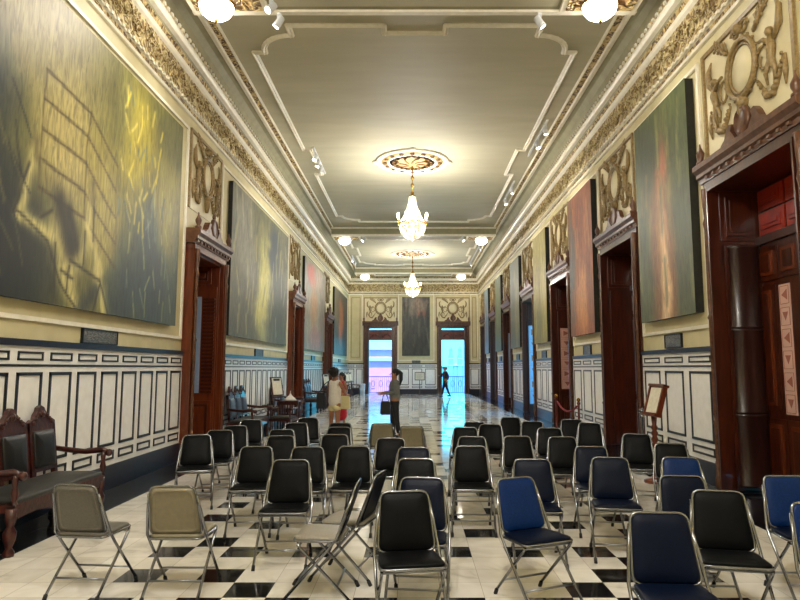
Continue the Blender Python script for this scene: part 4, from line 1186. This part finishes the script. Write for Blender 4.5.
r = empty('side_table', (-3.35, 17.25, 0), label='small dark table under the white peaked cover on the left', cat='table')
mb('bench_wood').box(-.26, .26, -.2, .2, .68, .72).build('table_top', r)
for sx in (-1, 1):
    for sy in (-1, 1): mb('bench_wood').lathe((sx * .22, sy * .16, .001), [(.02, 0), (.03, .2), (.018, .3), (.03, .5), (.03, .68)], 8).build('leg', r)
m = mb('cloth_white'); m.lathe((0, 0, 0), [(.19, 0), (.14, .05), (.07, .11), (.03, .15), (.012, .2), (.008, .26)], 16)
tag(m.build('peaked_cover', None, (-3.35, 17.25, .722)), 'white peaked cone-shaped cover on the small table by the left wall', 'cover')
m = mb('white_plastic'); m.lathe((0, 0, 0), [(.15, 0), (.17, .6), (.18, .62), (.17, .66), (.05, .68)], 16)
r = tag(m.build('waste_bin', None, (-3.02, 37.6, .001)), 'white bin standing left of the left far window', 'bin')

def stanchion(x, y, h, label, metal='velvet_rope'):
    r = empty('rope_post', (x, y, 0), label=label, cat='rope post', group='rope posts in front of the right doorways')
    mb(metal).lathe((0, 0, .001), [(.16, 0), (.16, .02), (.05, .05), (.025, .08), (.025, h - .12), (.04, h - .1), (.04, h - .07), (.02, h - .05)], 14).build('post', r)
    mb('brass' if metal != 'chrome' else 'chrome').ball((0, 0, h - .01), .045, 10).build('finial', r)
noisy('post_wood', (84, 24, 18), (108, 36, 24), nscale=8, rough=.35)
stanchion(3.6, 13.75, .92, 'dark red rope post before the pale-panelled wall on the right', 'post_wood')
stanchion(3.6, 15.9, .92, 'dark red rope post at the far end of the sagging rope', 'post_wood')
stanchion(3.52, 9.75, .95, 'silver rope post partly hidden behind the lectern', 'chrome')
pts = [(3.6, 13.75 + 2.15 * t, .82 - .9 * t * (1 - t)) for t in [i / 16 for i in range(17)]]
m = mb('velvet_rope'); m.tube(pts[1:-1], .022, 8); tag(m.build('barrier_rope'), 'dark red velvet rope sagging between two posts on the right', 'rope')

r = empty('lectern', (3.42, 9.0, 0), R(-84), 'wooden lectern sign stand with white sheet beside the green and orange mural', 'lectern')
m = mb('wood'); m.lathe((0, 0, .001), [(.17, 0), (.17, .04), (.06, .08), (.035, .14), (.06, .22), (.04, .3), (.03, .55), (.05, .6), (.03, .64), (.05, .68), (.03, .72), (.05, .76), (.03, .8), (.045, .96)], 12); m.build('pedestal', r)
M = Matrix.Translation((0, -.04, .955)) @ Matrix.Rotation(R(-16), 4, 'X') @ Matrix.Diagonal((.85, 1, .86, 1))
m = mb('wood').box(-.2, .2, 0, .03, 0, .46, M); m.box(-.24, -.2, -.02, .05, -.02, .5, M).box(.2, .24, -.02, .05, -.02, .5, M).box(-.24, .24, -.05, .05, -.04, 0, M).box(-.26, .26, -.03, .06, .46, .5, M); m.build('board', r)
mb('paper').box(-.18, .18, -.008, 0, .02, .44, M).build('paper_sheet', r)

r = empty('notice_stand', (.4, 37.6, 0), label='small framed notice on a thin stand before the far wall', cat='sign')
mb('bench_wood').lathe((0, 0, .001), [(.16, 0), (.16, .02), (.02, .04), (.02, .88)], 12).build('pole', r)
mb('bench_wood').box(-.3, .3, -.02, .02, .87, 1.36).build('frame', r)
m = mb('paper').box(-.26, .26, -.026, -.02, .91, 1.32); m.mat('cloth_grey')
for k in range(6): m.box(-.2, .2 - (k % 3) * .05, -.028, -.026, 1.24 - k * .05, 1.25 - k * .05)
m.build('notice_sheet', r)

# ------------------------------------------------------------------ people
def skinned(name, verts, edges, radii, matn, parent, levels=2, rootv=0):
    me = bpy.data.meshes.new(name); me.from_pydata(verts, edges, []); me.materials.append(MATS[matn])
    o = bpy.data.objects.new(name, me); COL.objects.link(o); o.parent = parent
    md = o.modifiers.new('skin', 'SKIN'); md.use_smooth_shade = True
    if not me.skin_vertices: 
        me.attributes  # layer made by the modifier below
    sv = me.skin_vertices[0].data if me.skin_vertices else None
    if sv is None:
        bpy.context.view_layer.objects.active = o
        bpy.ops.mesh.customdata_skin_add(); sv = me.skin_vertices[0].data
    for i, r_ in enumerate(radii): sv[i].radius = (r_, r_) if not isinstance(r_, tuple) else r_
    for i in range(len(verts)): sv[i].use_root = (i == rootv)
    sd = o.modifiers.new('sub', 'SUBSURF'); sd.levels = levels; sd.render_levels = levels
    return o

def person(loc, rz, label, H_, arms, legs, top, bottom, hair, skin='skin_tan', long_dress=False, shorts=False, sleeveless=False, female=True):
    """faces local -y. H_ = height. arms: list of two (elbow, wrist, fwd) ; legs: foot offsets"""
    k = H_ / 1.7
    r = empty('person', loc, rz, label, 'person')
    V = []; E = []; RD_ = []
    def add(p, rad, par=None):
        V.append(tuple(q * k for q in p)); RD_.append(rad * k)
        if par is not None: E.append((par, len(V) - 1))
        return len(V) - 1
    pel = add((0, 0, .93), .13); wai = add((0, 0, 1.08), .115 if female else .125, pel); che = add((0, -.01, 1.27), .13 if female else .14, wai)
    nb_ = add((0, 0, 1.42), .07, che); nk = add((0, -.01, 1.49), .048, nb_); hd = add((0, -.02, 1.58), .085, nk); tp = add((0, -.01, 1.64), .07, hd)
    sh = .155 if female else .185
    hands = []
    for s, (el, wr) in zip((-1, 1), arms):
        a = add((s * sh, 0, 1.38), .052, nb_); b = add(el, .038, a); c = add(wr, .026, b)
        d = Vector(wr) - Vector(el); d.normalize()
        pm = add(tuple(Vector(wr) + d * .06), .03, c); hands.append((wr, d, s))
        side = d.cross(Vector((0, 0, 1))).normalized() if abs(d.z) < .9 else Vector((0, 1, 0))
        base = Vector(wr) + d * .08
        for q in range(4):
            o_ = side * (q - 1.5) * .018; f1 = add(tuple(base + o_ + d * .03), .009, pm); add(tuple(base + o_ + d * (.07 - .008 * abs(q - 1.5)) + Vector((0, 0, -.012))), .008, f1)
        add(tuple(Vector(wr) + d * .05 - side * .05), .010, pm)
    for s, (kn, ft) in zip((-1, 1), legs):
        a = add((s * .085, 0, .84), .085, pel); b = add(kn, .052, a); c = add(ft, .036, b); add((ft[0] + s * .01, ft[1] - .13, max(.03, ft[2] - .05)), .028, c)
    body = skinned('body', V, E, RD_, skin, r)
    def garment(name, pts, radii, edges, matn):
        return skinned(name, [tuple(q * k for q in p) for p in pts], edges, [q * k for q in radii], matn, body)
    el0, el1 = arms[0][0], arms[1][0]; w0, w1 = arms[0][1], arms[1][1]
    if top:
        pts = [(0, 0, .78 if shorts else .84), (0, 0, 1.08), (0, -.01, 1.27), (0, 0, 1.41), (-sh, 0, 1.375), (sh, 0, 1.375)]
        rd = [.19 if shorts else .165 if female else .15, .155 if shorts else .135, .16, .09, .068, .068]; ed = [(0, 1), (1, 2), (2, 3), (3, 4), (3, 5)]
        if not sleeveless:
            pts += [el0, el1]; rd += [.05, .05]; ed += [(4, 6), (5, 7)]
            pts += [tuple(Vector(el0).lerp(Vector(w0), .8)), tuple(Vector(el1).lerp(Vector(w1), .8))]; rd += [.038, .038]; ed += [(6, 8), (7, 9)]
        garment('top', pts, rd, ed, top)
    kn0, kn1 = legs[0][0], legs[1][0]; f0, f1 = legs[0][1], legs[1][1]
    if long_dress:
        garment('skirt', [(0, 0, .98), (0, 0, .8), (0, 0, .5), (0, 0, .14)], [.15, .18, .2, .22], [(0, 1), (1, 2), (2, 3)], bottom)
    elif shorts:
        a = [tuple(Vector((s * .085, 0, .84)).lerp(Vector(q), .42)) for s, q in ((-1, kn0), (1, kn1))]
        garment('shorts', [(0, 0, .97), (0, 0, .9), (-.085, 0, .84), (.085, 0, .84), a[0], a[1]], [.15, .16, .11, .11, .1, .1], [(0, 1), (1, 2), (1, 3), (2, 4), (3, 5)], bottom)
    else:
        a = [tuple(Vector(p).lerp(Vector(q), .92)) for p, q in ((kn0, f0), (kn1, f1))]
        garment('trousers', [(0, 0, .97), (0, 0, .9), (-.085, 0, .83), (.085, 0, .83), kn0, kn1, a[0], a[1]], [.14, .155, .1, .1, .07, .07, .055, .055], [(0, 1), (1, 2), (1, 3), (2, 4), (3, 5), (4, 6), (5, 7)], bottom)
    for s, q in ((-1, f0), (1, f1)):
        z = max(.0, q[2] - .08)
        m = mb('cloth_white' if long_dress or shorts else 'cloth_black'); m.tube([(q[0] * k, (q[1] + .06) * k, (z + .045) * k), (q[0] * k, (q[1] - .04) * k, (z + .05) * k), ((q[0] + s * .01) * k, (q[1] - .17) * k, (z + .035) * k)], [.04 * k, .045 * k, .03 * k], 8); m.build('shoe', body)
    # face
    m = mb(skin); m.tube([(0, -.1 * k, 1.6 * k), (0, -.125 * k, 1.565 * k), (0, -.1 * k, 1.555 * k)], [.008 * k, .015 * k, .008 * k], 6); m.build('nose', body)
    for s in (-1, 1):
        mb('cloth_black').ball((s * .032 * k, -.097 * k, 1.6 * k), .009 * k, 6).build('eye', body)
        mb(skin).ball((s * .088 * k, .0, 1.585 * k), .02 * k, 6, .5, 1, 1.4).build('ear', body)
    mb('cloth_red').box(-.022 * k, .022 * k, -.104 * k, -.09 * k, 1.523 * k, 1.531 * k).build('mouth', body)
    m = mb('hair')
    if hair == 'pony':
        m.ball((0, .02 * k, 1.63 * k), .1 * k, 12, .95, 1, 1.05); m.tube([(0, .1 * k, 1.66 * k), (0, .16 * k, 1.6 * k), (0, .16 * k, 1.45 * k), (0, .13 * k, 1.3 * k)], [.04 * k, .05 * k, .045 * k, .015 * k], 8)
    elif hair == 'curly':
        m.ball((0, .05 * k, 1.64 * k), .12 * k, 12)
        for i in range(26):
            a, b = rnd.uniform(0, 2 * PI), rnd.uniform(-.3, 1.2); m.ball(((.1 * math.cos(a) * math.cos(b)) * k, (.06 + .1 * math.sin(a) * math.cos(b)) * k, (1.64 + .1 * math.sin(b)) * k), .045 * k, 6)
    elif hair == 'short':
        m.ball((0, .012 * k, 1.635 * k), .095 * k, 12, .95, 1.05, .95)
    else:
        m.mat('cloth_grey'); m.ball((0, .0, 1.655 * k), .098 * k, 12, 1, 1.05, .7); m.tube([(0, -.06 * k, 1.66 * k), (0, -.17 * k, 1.64 * k)], [.06 * k, .05 * k], 8)
        m.mat('hair'); m.ball((0, .03 * k, 1.62 * k), .09 * k, 12)
    m.build('hair' if hair != 'cap' else 'cap', body)
    return r, k
stand = [((-.09, 0, .48), (-.09, .02, .09)), ((.09, .01, .48), (.1, .05, .09))]
# woman in white top: back to the camera, turned right
p1, k1 = person((-1.72, 13.9, 0), R(150), 'person in a white sleeveless top and pale shorts standing with back turned', 1.56,
       [((-.24, -.1, 1.12), (-.16, -.3, 1.1)), ((.24, -.1, 1.12), (.14, -.3, 1.1))], stand, 'cloth_white', 'cloth_cream', 'curly', shorts=True, sleeveless=True)
p2, k2 = person((-2.0, 17.6, 0), R(-35), 'person in a long red dress standing behind the one in white', 1.46,
       [((-.24, -.05, 1.12), (-.14, -.25, 1.15)), ((.25, 0, 1.12), (.2, -.22, 1.05))], stand, 'cloth_red', 'cloth_red', 'pony', long_dress=True, sleeveless=True)
p3, k3 = person((-.42, 14.5, 0), R(-80), 'person in grey top and black trousers facing left with a phone', 1.57,
       [((-.2, -.08, 1.13), (-.08, -.33, 1.12)), ((.2, -.02, 1.13), (.1, -.3, 1.1))], [((-.08, -.04, .48), (-.08, -.02, .09)), ((.08, .04, .48), (.09, .1, .09))], 'cloth_grey', 'cloth_black', 'pony')
p4, k4 = person((1.78, 34.7, 0), R(-70), 'person in black with a grey cap walking before the right far window', 1.66,
       [((-.22, -.18, 1.16), (-.12, -.36, 1.2)), ((.25, .1, 1.14), (.25, -.02, .92))], [((-.09, -.1, .49), (-.09, -.16, .09)), ((.09, .06, .48), (.1, .22, .12))], 'cloth_black', 'cloth_black', 'cap', female=False)
def bag(name, p, k, loc, sz, matn, label, strap):
    r = empty(name, loc, label=label, cat='bag')
    m = mb(matn)
    o = rounded([(-sz[0], 0), (sz[0], 0), (sz[0] * .85, sz[1]), (-sz[0] * .85, sz[1])], .04)
    m.rings([[(a * .9, -sz[2], b) for a, b in o], [(a, 0, b) for a, b in o], [(a * .9, sz[2], b) for a, b in o]]); m.build('bag_body', r)
    m = mb(matn); m.tube([Vector(q) - Vector(loc) for q in strap], .01, 6); m.build('strap', r)
bag('shoulder_bag', p3, k3, (-.62, 14.22, .56), (.12, .3, .06), 'cloth_black', 'black shoulder bag carried by the person in grey', [(-.7, 14.22, .84), (-.66, 14.25, 1.0), (-.6, 14.25, 1.02), (-.54, 14.22, .84)])
bag('shoulder_bag', p1, k1, (-2.02, 13.85, .72), (.1, .34, .08), 'cloth_black', 'dark bag hanging at the left side of the person in white', [(-2.08, 13.85, 1.04), (-1.95, 13.9, 1.24), (-1.86, 13.95, 1.32), (-1.95, 13.8, 1.04)])
bag('tote_bag', p2, k2, (-1.85, 17.15, .5), (.16, .34, .06), 'cloth_cream', 'cream tote bag carried by the person in the red dress', [(-1.93, 17.15, .82), (-1.87, 17.2, .98), (-1.78, 17.15, .82)])
m = mb('cloth_black').box(-.035, .035, -.075, .075, 0, .012); o = m.build('phone', None, (-.92, 14.47, 1.12)); tag(o, 'dark phone held out by the person in grey', 'phone')

# ------------------------------------------------------------------ daylight outside
W = bpy.data.worlds.new('world'); S.world = W; W.use_nodes = True
nt = W.node_tree; bg = nt.nodes['Background']
tc = nt.nodes.new('ShaderNodeTexCoord'); sx_ = nt.nodes.new('ShaderNodeSeparateXYZ'); nt.links.new(tc.outputs['Generated'], sx_.inputs[0])
cr = nt.nodes.new('ShaderNodeValToRGB'); cr.color_ramp.elements[0].position = 0.; cr.color_ramp.elements[0].color = (.05, .46, .66, 1)
cr.color_ramp.elements[1].position = .5; cr.color_ramp.elements[1].color = (.05, .32, .8, 1)
nt.links.new(sx_.outputs['Z'], cr.inputs[0]); nt.links.new(cr.outputs[0], bg.inputs[0])
bg.inputs[1].default_value = 3.8
sun = bpy.data.lights.new('sun', 'SUN'); sun.energy = 3.2; sun.color = (1, .78, .8); sun.angle = .02
so_ = bpy.data.objects.new('sun', sun); COL.objects.link(so_); so_.rotation_euler = (R(38), 0, R(-14))

# ------------------------------------------------------------------ camera
cam = bpy.data.cameras.new('camera'); co = bpy.data.objects.new('camera', cam); COL.objects.link(co)
cam.sensor_fit = 'HORIZONTAL'; cam.sensor_width = 36; cam.lens = 625 / 800 * 36
cam.shift_x = -13 / 800
co.location = (0, 0, 1.6); co.rotation_euler = (PI / 2 + math.atan2(68, 625), 0, 0)
cam.clip_end = 600
S.camera = co
S.view_settings.view_transform = 'Standard'; S.view_settings.look = 'None'; S.view_settings.gamma = 1; S.view_settings.exposure = 1.15
S.view_settings.use_curve_mapping = False
